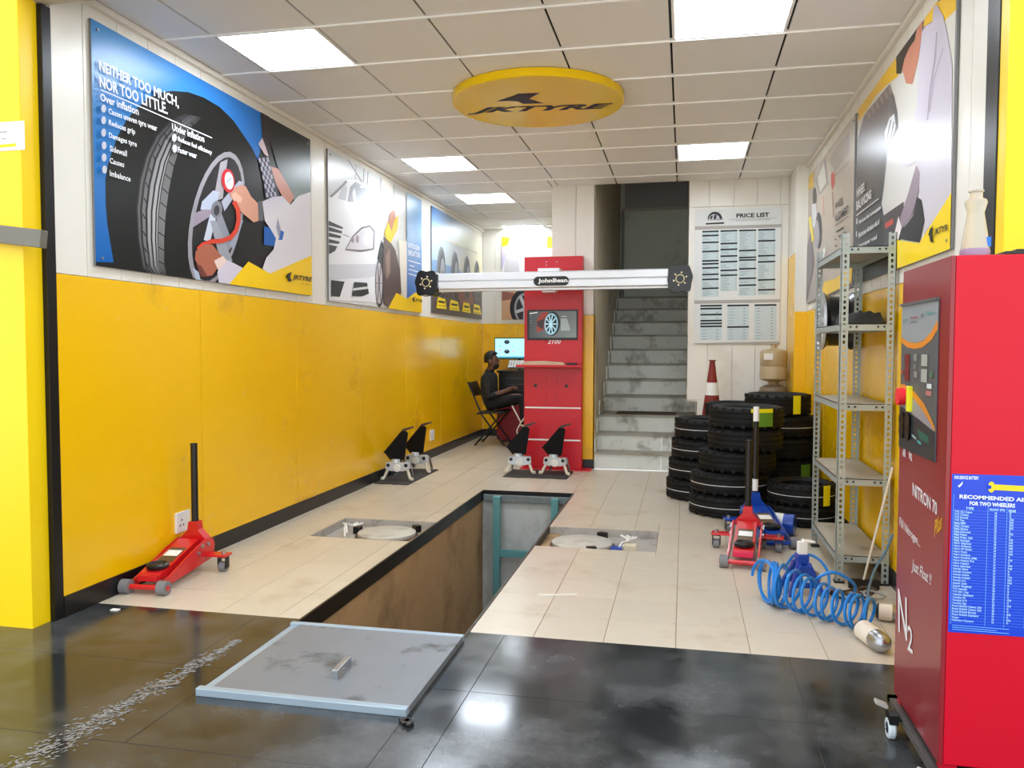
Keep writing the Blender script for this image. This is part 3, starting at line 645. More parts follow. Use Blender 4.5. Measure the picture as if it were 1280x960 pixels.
p.poly((72, 66, 68), [(1104, 270), (1130, 252), (1128, 292), (1118, 305), (1106, 318)]); p.poly((190, 70, 54), [(1107, 279), (1117, 273), (1117, 280), (1107, 286)])
p.poly((200, 132, 108), [(1144, 36), (1154, 21), (1153, 45), (1148, 75), (1141, 105), (1133, 104), (1130, 92), (1127, 84), (1136, 60)]); p.poly((26, 24, 26), [(1121, 66), (1154, 20), (1147, 36), (1144, 50), (1137, 60), (1131, 74), (1127, 92), (1121, 92)])
p.poly(None, [(1153, 40), (1158, 32), (1166, 28), (1168, 8), (1172, 6), (1180, 20), (1186, 50), (1191, 80), (1191, 250), (1155, 292), (1150, 240), (1148, 200), (1138, 207), (1127, 208), (1119, 195), (1121, 172), (1140, 162), (1147, 130), (1148, 95)], cols=[(196, 190, 202)]*3+[(176, 170, 182)]*2+[(190, 184, 196)]*2+[(200, 194, 206)]+[(204, 198, 206)]*3+[(196, 188, 200)]*2+[(214, 208, 220)]*4+[(206, 200, 212)]*2)
p.line((150, 140, 154), [(1172, 40), (1170, 70), (1164, 110), (1160, 150)], 1.6); p.line((160, 150, 164), [(1180, 60), (1168, 100), (1163, 140)], 1.2)
p.poly((146, 130, 142), [(1146, 206), (1151, 216), (1149, 240), (1141, 268), (1128, 286), (1126, 272), (1135, 245)]); p.poly((232, 220, 218), [(1118, 296), (1124, 270), (1128, 284), (1124, 300)])
p.poly((40, 38, 42), [(1147, 246), (1153, 250), (1157, 276), (1150, 303), (1127, 299), (1130, 286), (1142, 270)])
p.poly((248, 214, 8), [(1122, 300), (1150, 304), (1195, 238), (1195, 330), (1122, 345)])
p.build('printed_picture', t)
p = Print(lambda u, v, k: pl(u, v, k+.008))
p.text(W, 'WHEEL', (1072.3, 248), (1083, 238), (1072.3, 237), bold=.02); p.text(W, 'BALANCING', (1072.3, 263.5), (1091, 248), (1072.3, 252), bold=.02); p.line(W, [(1072, 269.5), (1100.5, 248)], .9)
p.text(W, 'Reduces fuel consumption', (1075.5, 282), (1103, 263), (1075.5, 275), bold=.02); p.text(W, 'Minimises vibration risk of', (1075, 298), (1101.5, 280), (1075, 291), bold=.02); p.text(W, 'improper road', (1075, 312), (1098, 300), (1075, 305), bold=.02)
for q in ((1073, 280), (1072.6, 296)): p.line(W, [q, (q[0], q[1]-7)], 1.2)
bird(p, (24, 22, 20), 1163, 283, 1169, 303); p.text((24, 22, 20), 'JKTYR', (1170, 296.5), (1187.5, 290), (1170, 286.5), shear=.25, bold=.03)
p.build('lettering', t)
# --- poster on right wall, far: wheel alignment
t, pl = poster('wall_poster', 'beige wheel alignment poster, farther one on the right wall behind the rack', RX, (5.665, 7.70, 1.65, 2.775), -1)
p = Print(pl)
p.poly(None, [(1004, 225), (1069, 135), (1069, 345), (1004, 385)], cols=[(178, 166, 150), (196, 188, 176), (200, 186, 168), (150, 138, 138)])
p.poly((150, 140, 134), [(1019, 225), (1032, 195), (1036, 230), (1024, 245)]); p.poly((196, 192, 180), [(1022, 222), (1030, 202), (1033, 228), (1025, 240)]); p.poly((170, 160, 150), [(1036, 200), (1050, 178), (1062, 165), (1062, 190), (1044, 215)])
p.line((96, 84, 78), [(1036, 180), (1036.5, 188)], 1.6); p.line((150, 140, 132), [(1044, 220), (1062, 202)], 1); p.poly((200, 86, 84), [(1039, 218), (1043, 214), (1044, 228), (1041, 238), (1039, 230)])
p.line((196, 140, 124), [(1029, 245), (1030, 270)], 1.6); p.line((170, 130, 116), [(1041, 240), (1042, 272)], 1.4)
p.poly((222, 176, 44), [(1009, 218), (1017, 214), (1017, 234), (1010, 238)]); p.ell((48, 44, 46), 1018.6, 246, 2.6, 12); p.poly((206, 206, 208), [(1015, 256), (1020, 254), (1022, 280), (1016, 285)])
p.poly((232, 210, 40), [(1011, 272), (1014, 270), (1018, 300), (1015, 303)]); p.ell((58, 54, 56), 1023.5, 288, 4, 23); p.ell((160, 152, 156), 1021.5, 292, 3, 17); p.poly((110, 100, 108), [(1006, 310), (1014, 290), (1018, 330), (1006, 378)])
p.poly((226, 226, 222), [(1027, 318), (1031, 308), (1033, 314), (1029, 325)]); p.poly((70, 64, 66), [(1022, 352), (1027, 345), (1028, 356), (1024, 362)])
p.poly((244, 200, 36), [(1026, 372), (1031, 352), (1045, 348), (1069, 330), (1069, 352), (1024, 376)])
p.build('printed_picture', t)
p = Print(lambda u, v, k: pl(u, v, k+.007)); DK = (44, 40, 40)
p.text(DK, 'WHEEL', (1044.8, 263), (1054.5, 255), (1044.8, 254), bold=.02); p.text(DK, 'ALIGNMENT', (1044.8, 278.5), (1061.5, 266.5), (1044.8, 268), bold=.02); p.line(DK, [(1045, 282), (1062, 270)], .7)
for a, c in (((1046, 290), (1056, 283.5)), ((1049, 296), (1058, 290)), ((1045, 300), (1047, 298.5)), ((1045, 308), (1047, 306.5))): p.line(DK, [a, c], 1.4)
p.build('lettering', t)
# --- price list on the white wall by the stairs
t = thing('price_board', 'white printed price list board on the wall beside the stairs', 'price board', (.495, MY, 1.29))
X0, X1, Z0, Z1 = .088, .906, 1.292, 2.617
MB().box(X0, X1, MY-.012, MY-.001, Z0, Z1, .001).build('board', mat('board_white', (222, 223, 221), .4), t, True)
def plb(u, v, k): q = wy(u, v, MY-.0125); q.y = MY-.0125-k; q.x = min(max(q.x, X0), X1); q.z = min(max(q.z, Z0), Z1); return q
p = Print(plb)
p.poly((222, 224, 223), [(860, 255), (985, 255), (985, 435), (860, 435)])
def PX(x, y): return (860+x/5.05, 250+y/5.05)
for y0, y1 in ((165, 152), (632, 626), (902, 892)): p.poly((172, 168, 164), [PX(40, y0+2), PX(600, y1), PX(600, y1+20), PX(40, y0+24)])
cols4 = [(90, 105, [200, 226, 269, 326, 385, 404, 430, 471, 502, 559], 612), (205, 108, [196, 276, 313, 355, 391, 445, 476], 575), (322, 110, [193, 320, 364, 380, 435, 496, 539], 605), (442, 110, [189, 259, 353, 391, 505, 568], 600)]
for x, w, ysl, end in cols4:
    p.poly((196, 210, 214), [PX(x, ysl[0]), PX(x+w, ysl[0]-4), PX(x+w-4, end-2), PX(x-4, end)])
    for y in ysl: p.poly((34, 38, 42), [PX(x, y-5), PX(x+w-1, y-8), PX(x+w-1, y+2), PX(x, y+6)], layer=p.k)
    for y in range(ysl[0]+14, end-4, 9):
        if min(abs(y-q) for q in ysl) > 10:
            L = random.uniform(.25, .6); p.poly((140, 156, 160), [PX(x+4, y), PX(x+4+w*L, y-1), PX(x+4+w*L, y+2), PX(x+4, y+3)], layer=p.k); p.poly((140, 156, 160), [PX(x+w-14, y-2), PX(x+w-6, y-2), PX(x+w-6, y+1), PX(x+w-14, y+1)], layer=p.k)
p.k += 1
for x, w, ysl, end in ((78, 136, [668, 686, 724, 762, 780, 798], 884), (248, 136, [666, 802], 884), (420, 138, [664], 884)):
    p.poly((198, 213, 219), [PX(x, ysl[0]), PX(x+w, ysl[0]-3), PX(x+w-2, end-3), PX(x-2, end)])
    for y in ysl: p.poly((34, 38, 42), [PX(x, y-5), PX(x+w, y-7), PX(x+w, y+4), PX(x, y+6)], layer=p.k)
    for y in range(ysl[0]+20, end-4, 19):
        if min(abs(y-q) for q in ysl) > 12: p.poly((140, 156, 160), [PX(x+8, y), PX(x+30+random.random()*30, y), PX(x+36, y+3), PX(x+8, y+3)], layer=p.k); p.poly((120, 136, 140), [PX(x+w-36, y-1), PX(x+w-22, y-1), PX(x+w-22, y+3), PX(x+w-36, y+3)], layer=p.k)
p.k += 1
arch = [PX(125+45+46*math.cos(a), 120-46*math.sin(a)) for a in [i*PI/12 for i in range(13)]]; p.poly((44, 44, 52), arch); arch = [PX(166+34*math.cos(a), 120-30*math.sin(a)) for a in [i*PI/12 for i in range(13)]]; p.poly((206, 206, 216), arch)
p.poly((60, 58, 66), [PX(136, 120), PX(146, 98), PX(158, 100), PX(150, 120)]); p.poly((60, 58, 66), [PX(160, 120), PX(166, 94), PX(182, 92), PX(178, 120)])
p.poly((44, 46, 48), [PX(112, 146), PX(228, 140), PX(228, 150), PX(112, 156)])
p.text((46, 48, 52), 'TORJEN', PX(122, 134), PX(220, 130), PX(122, 122)); p.text((24, 26, 30), 'PRICE LIST', PX(305, 113), PX(512, 106), PX(305, 86), bold=.03)
p.line((150, 160, 164), [PX(260, 124), PX(560, 114)], .5); p.line((150, 160, 164), [PX(300, 132), PX(520, 124)], .5)
p.build('printed_table', t, INK)
# --- yellow disc sign under the ceiling
DC = Vector((-.962, 5.315, CZ)); DR = .562
t = thing('ceiling_disc_sign', 'round yellow tyre brand sign hanging under the ceiling', 'sign', DC)
MB().lathe([(0, -.055), (DR-.004, -.055), (DR, -.05), (DR, -.004), (0, -.004)], 72).build('disc', mat('sign_yellow', (246, 206, 6), .22, spec=.3), t)
p = Print(lambda u, v, k: fz(u, v, CZ-.0555-k))
p.poly((34, 26, 26), [(620, 127), (635, 126), (648, 127), (654, 130), (680, 129.2), (661, 123.5), (675, 116), (648, 117), (642.5, 119.4)])
p.text((26, 24, 22), 'JKTYRE', (584, 143.5), (764, 137.5), (587, 135), shear=.35, bold=.045)
p.build('lettering', t, INK)

# ================================================================== THINGS
def outlet(y, z, label):
    t = thing('wall_socket', label, 'socket', (LX, y, z))
    MB().box(0, .012, -.065, .065, 0, .115, .003).build('plate', WHT, t)
    b = MB()
    for dy, dz in ((-.03, .04), (0, .04), (-.015, .07)): b.cyl((.0115, dy, dz), (.0125, dy, dz), .006, n=8)
    b.build('pin_holes', BLACK, t)['kind'] = 'stuff'
    MB().box(.012, .015, .02, .045, .035, .08, .002).build('switch', WHT, t)
outlet(4.07, .2, 'white wall socket behind the red floor jack'); outlet(8.73, .2, 'white wall socket past the wheel clamps on the left')

# ---- floor jacks
def jack(label, loc, rotz, m, lenH, scale, armm, sticker=True, group='trolley floor jacks', tilt=0., white=False):
    t = thing('floor_jack', label, 'floor jack', loc, rotz, group, scale)
    prof = [(.0, .035), (.0, .055), (.08, .075), (.34, .155), (.46, .18), (.52, .17), (.54, .13), (.52, .06), (.3, .045), (.06, .03)]
    for s in (-1, 1):
        MB().prism(prof, 'x', s*.085-.005, s*.085+.005).build('side_plate', m, t)
        w = MB().cyl((s*.078, 0, .036), (s*.125, 0, .036), .036, n=24).build('front_wheel', GREYW, t)
        MB().cyl((s*.125, 0, .036), (s*.129, 0, .036), .014, n=12).build('hub', m, w)
        MB().box(s*.09 if s > 0 else -.215, .215 if s > 0 else -.09, .42, .5, .085, .097, .003).build('caster_arm', m, t)
        MB().cyl((s*.185, .46, .097), (s*.185, .46, .115), .012, n=10).build('bolt', STEEL, t)
        c_ = s*.185; MB().prism([(c_-.025, .02), (c_-.025, .085), (c_+.025, .085), (c_+.025, .02), (c_+.020, .02), (c_+.020, .078), (c_-.020, .078), (c_-.020, .02)], 'y', .435, .475).build('caster_fork', BLACKM, t)
        MB().cyl((s*.185-.018, .455, .028), (s*.185+.018, .455, .028), .028, n=20).build('caster_wheel', GREYW, t)
        b = MB()
        for (y, z) in ((.36, .12), (.4, .15), (.46, .15)): b.cyl((s*.088, y, z), (s*.1, y, z), .011, n=10)
        b.build('pivot_bolts', STEEL, t)['kind'] = 'stuff'
    MB().cyl((-.08, 0, .036), (.08, 0, .036), .014, n=12).build('front_axle', m, t)
    b = MB().prism([(.04, .06), (.05, .095), (.12, .105), (.42, .185), (.46, .15), (.14, .065)], 'x', -.058, .058)
    arm = b.build('lift_arm', m, t)
    MB().box(-.055, .055, .02, .09, .058, .09, .004).build('arm_nose', armm, t)
    MB().lathe([(0, .0), (.05, 0), (.056, .008), (.056, .022), (.046, .03), (.04, .022), (0, .02)], 28, c=(0, .12, .1)).build('saddle', BLACK, t)
    if sticker:
        MB().box(-.04, .04, .24, .3, 0, .0015, M=Matrix.Translation((0, 0, .075)) @ Matrix.Rotation(.26, 4, 'X')).build('sticker', WHT, t)
        MB().box(-.045, .045, .18, .33, -.0005, .001, M=Matrix.Translation((0, 0, .0745)) @ Matrix.Rotation(.26, 4, 'X')).build('sticker', mat('sticker_brown', (92, 70, 44), .5, var=.3, vscale=20), t)
    MB().prism([(-.075, .15), (.075, .15), (.075, .175), (.03, .225), (.024, .27), (-.024, .27), (-.03, .225), (-.075, .175)], 'y', .46, .52).build('handle_socket', m, t)
    h = MB().cyl((0, .49, .15), (0, .49-tilt*lenH, .25+lenH), .019, n=16).build('handle', BLACK, t)
    if white:
        MB().cyl((0, .49-tilt*lenH*.93, .25+lenH*.84), (0, .49-tilt*lenH*1.0, .252+lenH), .0196, n=16).build('handle_sleeve', WHT, h); MB().cyl((0, .49, .28), (0, .488, .36), .0196, n=16).build('handle_sleeve', WHT, h)
    return t
jack('red floor jack with upright black handle beside the left yellow wall', (-2.655, 3.56, 0), .07, REDJ, .46, 1.0, REDJ)
jack('worn red floor jack with pink saddle block in front of the tyre stacks', (.335, 4.70, 0), -.13, REDJ, .43, 1.0, PINK, tilt=.0)
jack('blue floor jack with white sleeved handle behind the worn red jack', (.58, 5.22, 0), .2, BLUEJ, .60, 1.0, BLUEJ, white=True)
# ---- blue white can by the jacks
t = thing('lubricant_can', 'blue and white round can lying against the tyres beside the blue jack', 'can', (.665, 5.62, .075), -.3)
b = MB(); b.lathe([(0, -.07), (.066, -.07), (.07, -.066), (.07, .0)], 28, axis='x'); b.build('label_band', WHT, t)
MB().lathe([(.07, .0), (.07, .066), (.066, .07), (0, .07)], 28, axis='x').build('can_body', BLUEJ, t); MB().lathe([(0, -.073), (.05, -.073), (.062, -.07)], 24, axis='x').build('lid', STEEL, t)

# ---- tyres
def tyre_mesh(R, w):
    ri = R*.62; h = w/2
    half = [(ri+.012, -h*.62), (ri, -h*.70), (ri+.012, -h*.86), (ri+.04, -h*.97), ((ri+R)/2+.01, -h), (R-.03, -h*.93), (R-.008, -h*.8), (R-.002, -h*.72)]
    g = []
    for c in (-.46, 0., .46): g += [(R, h*(c-.07)), (R-.008, h*(c-.055)), (R-.008, h*(c+.055)), (R, h*(c+.07))]
    prof = half+g+[(r, -z) for r, z in half[::-1]]
    b = MB(); b.lathe(prof, 44, c=(0, 0, h), closed=True)
    # shoulder tread blocks
    for s in (-1, 1):
        for k in range(44):
            if k % 2: continue
            a = 2*PI*k/44; M = Matrix.Translation((0, 0, h+s*h*.74)) @ Matrix.Rotation(a, 4, 'Z') @ Matrix.Translation((R-.002, 0, 0))
            b.box(-.012, .0015, -.012, .012, -.014, .014, M=M)
    return b.mesh('tyre', RUB, 45)
TYC = {}
STK = {}
def tyre(loc, R, w, label, group, stickers=(), line=False, rot=(0, 0, 0)):
    key = (R, w)
    if key not in TYC: TYC[key] = tyre_mesh(R, w)
    o = bpy.data.objects.new('tyre', TYC[key]); col.objects.link(o); o.location = loc; o.rotation_euler = rot; tag(o, label, 'tyre', group)
    if line: MB().lathe([(R+.0005, w*.46), (R+.0012, w*.475), (R+.0005, w*.49)], 60).build('white_stripe', TYW, o)
    for (a0, a1, z0, z1, m) in stickers:
        MB().lathe([(R+.001, w*z0), (R+.0065, w*z0), (R+.0065, w*z1), (R+.001, w*z1)], 10, a0=a0, a1=a1).build('paper_label', m, o)
    return o
FRONT = -PI/2
A_ = [(.142, 'bottom', [(FRONT+.25, FRONT+.75, .2, .8, LBLUE), (FRONT+.25, FRONT+.75, .05, .2, LIME)]), (.160, 'second', []), (.182, 'third', [(FRONT+.5, FRONT+.7, .5, .85, LIME)]), (.205, 'top', [])]
for i, (x, nm, stk) in enumerate(A_):
    tyre((x, 6.93+.01*(i % 2), .168*i), .28, .166, '%s tyre of the short stack nearest the stairs' % nm, 'tyres in the stack by the stairs', stk, True)
B_ = [(.337, .29, 'bottom', []), (.347, .29, 'second', []), (.40, .285, 'third', []), (.455, .275, 'fourth', []), (.462, .275, 'top', [(FRONT+.1, FRONT+.65, .15, .78, LGREEN), (FRONT+.05, FRONT+.65, .78, .95, LIME)])]
for i, (x, R, nm, stk) in enumerate(B_):
    tyre((x, 6.33+.012*((i*7) % 3-1), .164*i), R, .162, '%s tyre from the floor up in the front stack behind the jacks' % nm, 'tyres in the front stack', stk, i < 2)
for i in range(5):
    nm = ['bottom', 'second', 'third', 'fourth', 'top'][i]
    tyre((.792-.005*(i % 2)-(.03 if i == 4 else 0), 7.02, .176*i), .28 if i < 4 else .265, .174, '%s tyre of the stack beside the right wall pilaster' % nm, 'tyres in the right stack', [(FRONT+.35, FRONT+.6, .1, .95, LIME)] if i == 4 else [(FRONT+.5, FRONT+.85, .2, .8, LGREEN)] if i == 1 else [], i == 3)
for i in range(2):
    tyre((.84-.005*i, 6.08, .15*i), .235, .148, ['lower', 'upper'][i]+' tyre lying behind the blue can and the rack', 'tyres lying low by the rack', [(FRONT+.5, FRONT+.75, .05, 1, LIME)] if i else [], True)
for i in range(4):
    tyre((.44, 7.50, .192*i), .255, .19, '%s tyre of the hidden stack between cone and front stack' % ['bottom', 'second', 'third', 'top'][i], 'tyres in the rear stack')
# ---- traffic cone
t = thing('traffic_cone', 'dull red traffic cone with a white band beside the stairs', 'traffic cone', (.262, 7.95, 0))
MB().box(-.17, .17, -.17, .17, 0, .03, .01).build('base', BLACK, t)
zt = wy(893, 450, 7.95).z
def cr(z): return .022+(zt-z)*.128
MB().lathe([(cr(.03), .03), (cr(.80), .80)], 28).build('cone_body', CONE_O, t); MB().lathe([(cr(.80)+.001, .80), (cr(.92)+.001, .92)], 28).build('reflective_band', WHT, t)
MB().lathe([(cr(.92), .92), (cr(zt), zt), (cr(zt)-.008, zt), (cr(zt)-.008, zt-.05)], 28).build('cone_tip', CONE_O, t); MB().lathe([(cr(zt)-.002, zt-.012), (cr(zt)+.012, zt-.01), (cr(zt)+.012, zt), (cr(zt)-.008, zt)], 20).build('lip', CONE_O, t)
# ---- tan water container on a stand
t = thing('water_container', 'tan plastic water container on a round pot behind the tyres', 'water container', (.833, 8.06, 0))
MB().lathe([(.13, 0), (.13, .02), (.05, .03), (.05, .70), (.11, .72), (.11, .735), (0, .735)], 28).build('stand', BLACKM, t)
MB().lathe([(0, .735), (.085, .738), (.125, .78), (.135, .83), (.12, .875), (.07, .90), (0, .90)], 32).build('pot', mat('pot_brown', (120, 104, 84), .35), t)
MB().lathe([(.04, .90), (.05, .93), (.11, .945), (.126, .96), (.126, 1.06), (.120, 1.075), (.126, 1.09), (.126, 1.20), (.118, 1.225), (.07, 1.24), (.03, 1.245), (.025, 1.265), (.03, 1.29), (0, 1.295)], 36).build('bottle', TAN, t)
MB().box(-.10, -.02, -.129, -.124, 1.14, 1.2).build('paper_label', WHT, t)
# ---- alloy wheel hung on the right wall
BALL = mat('bright_alloy', (226, 227, 232), .3, metal=.2)
t = thing('alloy_wheel', 'chrome alloy wheel with dark rim hanging on the right wall behind the rack', 'alloy wheel', (RX-.12, 5.57, 1.235))
MB().lathe([(.168, -.09), (.185, -.1), (.185, -.085), (.16, -.06), (.16, .06), (.185, .085), (.185, .1), (.168, .09)], 40, c=(0, 0, .19), axis='x', closed=False).build('rim', mat('dark_alloy', (70, 70, 74), .3, metal=.8), t)
b = MB()
for k in range(8):
    b.box(-.105, -.085, -.014, .014, .02, .172, .004, M=Matrix.Translation((0, 0, .19)) @ Matrix.Rotation(k*PI/4, 4, 'X'))
b.build('spokes', BALL, t); MB().lathe([(0, -.11), (.035, -.108), (.045, -.09), (.045, .12), (0, .12)], 24, c=(0, 0, .19), axis='x').build('hub', BALL, t)
MB().lathe([(.150, -.100), (.155, -.106), (.186, -.108), (.188, -.09)], 40, c=(0, 0, .19), axis='x').build('rim_flange', BALL, t)

# ---- slotted angle rack
RXA, RXB, RYA, RYB = .80, 1.065, 4.52, 5.36
t = thing('steel_rack', 'grey slotted steel rack with five shelves against the right wall', 'shelving rack', ((RXA+RXB)/2, (RYA+RYB)/2, 0))
def angle_post(x, y, sx, sy, H):
    b = MB(); w, th, pit = .038, .0025, .03
    def strip(ax):
        for a, c in ((0, w*.34), (w*.66, w)):
            if ax == 'x': b.box(min(x+sx*a, x+sx*c), max(x+sx*a, x+sx*c), min(y, y+sy*th), max(y, y+sy*th), 0, H)
            else: b.box(min(x, x+sx*th), max(x, x+sx*th), min(y+sy*a, y+sy*c), max(y+sy*a, y+sy*c), 0, H)
        z = 0
        while z < H-.01:
            z1 = min(z+pit*.45, H); a, c = w*.34, w*.66
            if ax == 'x': b.box(min(x+sx*a, x+sx*c), max(x+sx*a, x+sx*c), min(y, y+sy*th), max(y, y+sy*th), z, z1)
            else: b.box(min(x, x+sx*th), max(x, x+sx*th), min(y+sy*a, y+sy*c), max(y+sy*a, y+sy*c), z, z1)
            z += pit
    strip('x'); strip('y'); return b
for x, sx in ((RXA, 1), (RXB, -1)):
    for y, sy in ((RYA, 1), (RYB, -1)):
        o = angle_post(x, y, sx, sy, 1.85).build('post', GALV, t, True)
        MB().box(min(x-sx*.004, x+sx*.045), max(x-sx*.004, x+sx*.045), min(y-sy*.004, y+sy*.045), max(y-sy*.004, y+sy*.045), 0, .012).build('foot', BLACK, o, True)
SHZ = [.135, .545, .942, 1.362, 1.765]
for z in SHZ:
    s = MB().box(RXA+.003, RXB-.003, RYA+.003, RYB-.003, z+.012, z+.016).build('shelf', SHELF, t, True)
    for (r) in ((RXA+.003, RXB-.003, RYA+.003, RYA+.006), (RXA+.003, RXB-.003, RYB-.006, RYB-.003), (RXA+.003, RXA+.006, RYA+.003, RYB-.003), (RXB-.006, RXB-.003, RYA+.003, RYB-.003)):
        MB().box(*r, z-.02, z+.016).build('shelf_lip', GALV, s, True)
    b = MB()
    for x in (RXA+.05, RXA+.08, RXB-.08, RXB-.05): b.cyl((x, RYA+.0035, z), (x, RYA-.0008, z), .0055, n=8)
    b.build('bolt_holes', BLACK, s, True)['kind'] = 'stuff'
# rag on the fourth shelf
b = MB(); n = 9; rows = []
for i in range(n):
    for j in range(7):
        x = RXA+.05+.2*i/(n-1); y = 4.58+.5*j/6; e = min(i, n-1-i, 1)*min(j, 6-j, 1)
        rows.append(b.bm.verts.new((x, y, SHZ[3]+.0175+e*(.03+.03*abs(math.sin(i*1.3+j*.8))+.02*random.random()))))
for i in range(n-1):
    for j in range(6): b.bm.faces.new((rows[i*7+j], rows[(i+1)*7+j], rows[(i+1)*7+j+1], rows[i*7+j+1]))
bot = [b.bm.verts.new((v.co.x, v.co.y, SHZ[3]+.0165)) for v in (rows[0], rows[6], rows[-1], rows[-7])]
tag(b.build('cloth_rag', CLOTH, ang=80), 'crumpled dark rag lying on the fourth shelf of the steel rack', 'rag')

# ---- nitrogen inflator cabinet
NX, NY0, NY1, NZ0, NZ1 = .70, 2.385, 2.875, .10, 1.50
t = thing('nitrogen_cabinet', 'tall red nitrogen inflator cabinet on casters at the right edge', 'inflator cabinet', (1.05, 2.63, 0))
MB().box(NX+.012, 1.40, NY0, NY1, NZ0, NZ1, .004).build('body', RED, t, True)
MB().box(NX, NX+.0115, NY0+.001, NY1-.001, NZ0, NZ1, .002).build('left_face', mat('maroon_face', (138, 20, 32), .35, coat=.2, var=.04), t, True)  # left face coloured a darker red than the rest of the body
MB().box(NX-.012, NX+.03, NY0, NY1+.03, .055, .075).box(1.37, 1.41, NY0, NY1+.03, .055, .075).box(NX-.012, 1.41, NY0, NY0+.03, .055, .075).box(NX-.012, 1.41, NY1, NY1+.03, .055, .075).build('base_frame', mat('base_steel', (96, 92, 88), .5, metal=.4), t, True)
for x in (NX+.03, 1.36):
    for y in (NY0+.03, NY1-.03): MB().box(x-.02, x+.02, y-.02, y+.02, .075, NZ0).build('foot_post', RED, t, True)
for (x, y) in ((NX-.035, 2.74), (1.40, 2.74), (NX-.02, 2.30), (1.40, 2.36)):
    c = MB().prism([(y-.03, .055), (y+.03, .055), (y+.03, .085), (y-.01, .092), (y-.03, .085)], 'x', x-.014, x+.014).box(x-.014, x+.06, y-.025, y+.025, .066, .072).build('caster', BLACK, t, True)
    MB().lathe([(.018, -.011), (.03, -.011), (.0335, -.007), (.0335, .007), (.03, .011), (.018, .011)], 28, c=(x-.004, y, .0335), axis='x', closed=True).build('tread_ring', mat('white_rubber', (214, 224, 230), .5), c, True)
    MB().lathe([(0, -.013), (.018, -.011), (.018, .011), (0, .013)], 20, c=(x-.004, y, .0335), axis='x').build('wheel_core', BLACKM, c, True)
    MB().cyl((x-.018, y, .0335), (x-.022, y, .0335), .007, n=12).build('axle_cap', STEEL, c, True)
    MB().box(x-.05, x-.012, y+.005, y+.04, .085, .095, .002, M=Matrix.Translation((x, y, .09)) @ Matrix.Rotation(.35, 4, 'Y') @ Matrix.Translation((-x, -y, -.09))).build('brake_lever', mat('grey_lever', (176, 174, 168), .5), c, True)
XF = NX-.0005
def pn(u, v, k=0): q = wx(u, v, XF); q.x = XF-k; return q
# control panel on the left face
P4 = [pn(*q) for q in ((1128, 384), (1173.5, 375), (1171.5, 583), (1127, 555))]
y0 = (P4[1].y+P4[2].y)/2; y1 = (P4[0].y+P4[3].y)/2; z0 = (P4[2].z+P4[3].z)/2; z1 = (P4[0].z+P4[1].z)/2
cp = MB().box(XF-.004, XF, y0, y1, z0, z1, .001).box(XF-.012, XF, y0, y1, z1, z1+.008).build('control_panel', PANELG, t, True)
def pq(u, v, k):  # panel coordinates 0..1 across (far to near) and 0..1 down
    return Vector((XF-.0042-k, y1+(y0-y1)*u, z1+(z0-z1)*v))
p = Print(pq)
p.poly((150, 156, 160), [(0, 0), (1, 0), (1, .12), (.85, .19), (.65, .245), (.42, .26), (.2, .25), (0, .215)]); p.poly((232, 142, 44), [(0, .215), (.2, .25), (.42, .262), (.65, .247), (.85, .19), (1, .12), (1, .18), (.85, .245), (.62, .29), (.4, .3), (.2, .29), (0, .255)])
p.poly((222, 138, 46), [(0, .545), (.2, .555), (.45, .59), (.7, .65), (.9, .735), (1, .79), (1, .81), (.88, .765), (.65, .69), (.4, .63), (.2, .6), (0, .585)]); p.poly((150, 146, 150), [(0, .585), (.2, .6), (.4, .63), (.65, .69), (.88, .765), (1, .81), (.9, .8), (.6, .765), (.3, .735), (0, .70)])
p.poly((46, 54, 58), [(0, .705), (.3, .74), (.6, .77), (1, .82), (1, 1), (0, 1)]); p.poly((30, 96, 84), [(.55, .83), (.85, .85), (.85, .9), (.62, .89)]); p.poly((160, 190, 196), [(.4, .875), (.52, .89), (.52, .905), (.4, .89)]); p.poly((60, 180, 180), [(.56, .9), (.66, .91), (.66, .925), (.56, .915)])
for (a, c, w, h, cc) in ((.14, .335, .14, .09, (120, 34, 40)), (.14, .43, .14, .09, (126, 36, 44)), (.62, .335, .16, .075, (176, 178, 168)), (.62, .43, .16, .085, (170, 172, 164)), (.4, .335, .1, .045, (136, 138, 132)), (.4, .405, .08, .03, (120, 124, 120)), (.42, .45, .1, .04, (142, 142, 136)), (.78, .52, .12, .03, (220, 224, 226)), (.76, .565, .14, .03, (190, 120, 120)), (.06, .36, .05, .02, (80, 100, 140)), (.04, .45, .06, .03, (170, 70, 60)), (.84, .44, .08, .04, (80, 120, 90))):
    p.poly(cc, [(a, c), (a+w, c), (a+w, c+h), (a, c+h)], layer=p.k)
p.k += 1
for (tx, c, bl, br, tl) in (('Heavy Duty', (160, 40, 50), (.28, .1), (.5, .1), (.28, .08)), ('Car & Truck', (60, 60, 64), (.28, .125), (.48, .125), (.28, .108)), ('JK', (40, 90, 120), (.58, .1), (.66, .1), (.58, .07)), ('Tyre', (80, 170, 160), (.7, .09), (.92, .09), (.7, .06)), ('air', (110, 160, 160), (.06, .11), (.2, .11), (.06, .085))): p.text(c, tx, bl, br, tl, bold=.02)
p.build('panel_print', cp)
q = pq(.14, .635, 0); MB().cyl((q.x, q.y, q.z), (q.x-.022, q.y, q.z), .028, n=20).build('stop_button', mat('stop_red', (240, 40, 50), .4), cp, True)
q = pq(.36, .64, 0); MB().box(q.x-.014, q.x, q.y-.012, q.y+.012, q.z-.04, q.z+.04, .003).build('yellow_switch', LIME, cp, True)
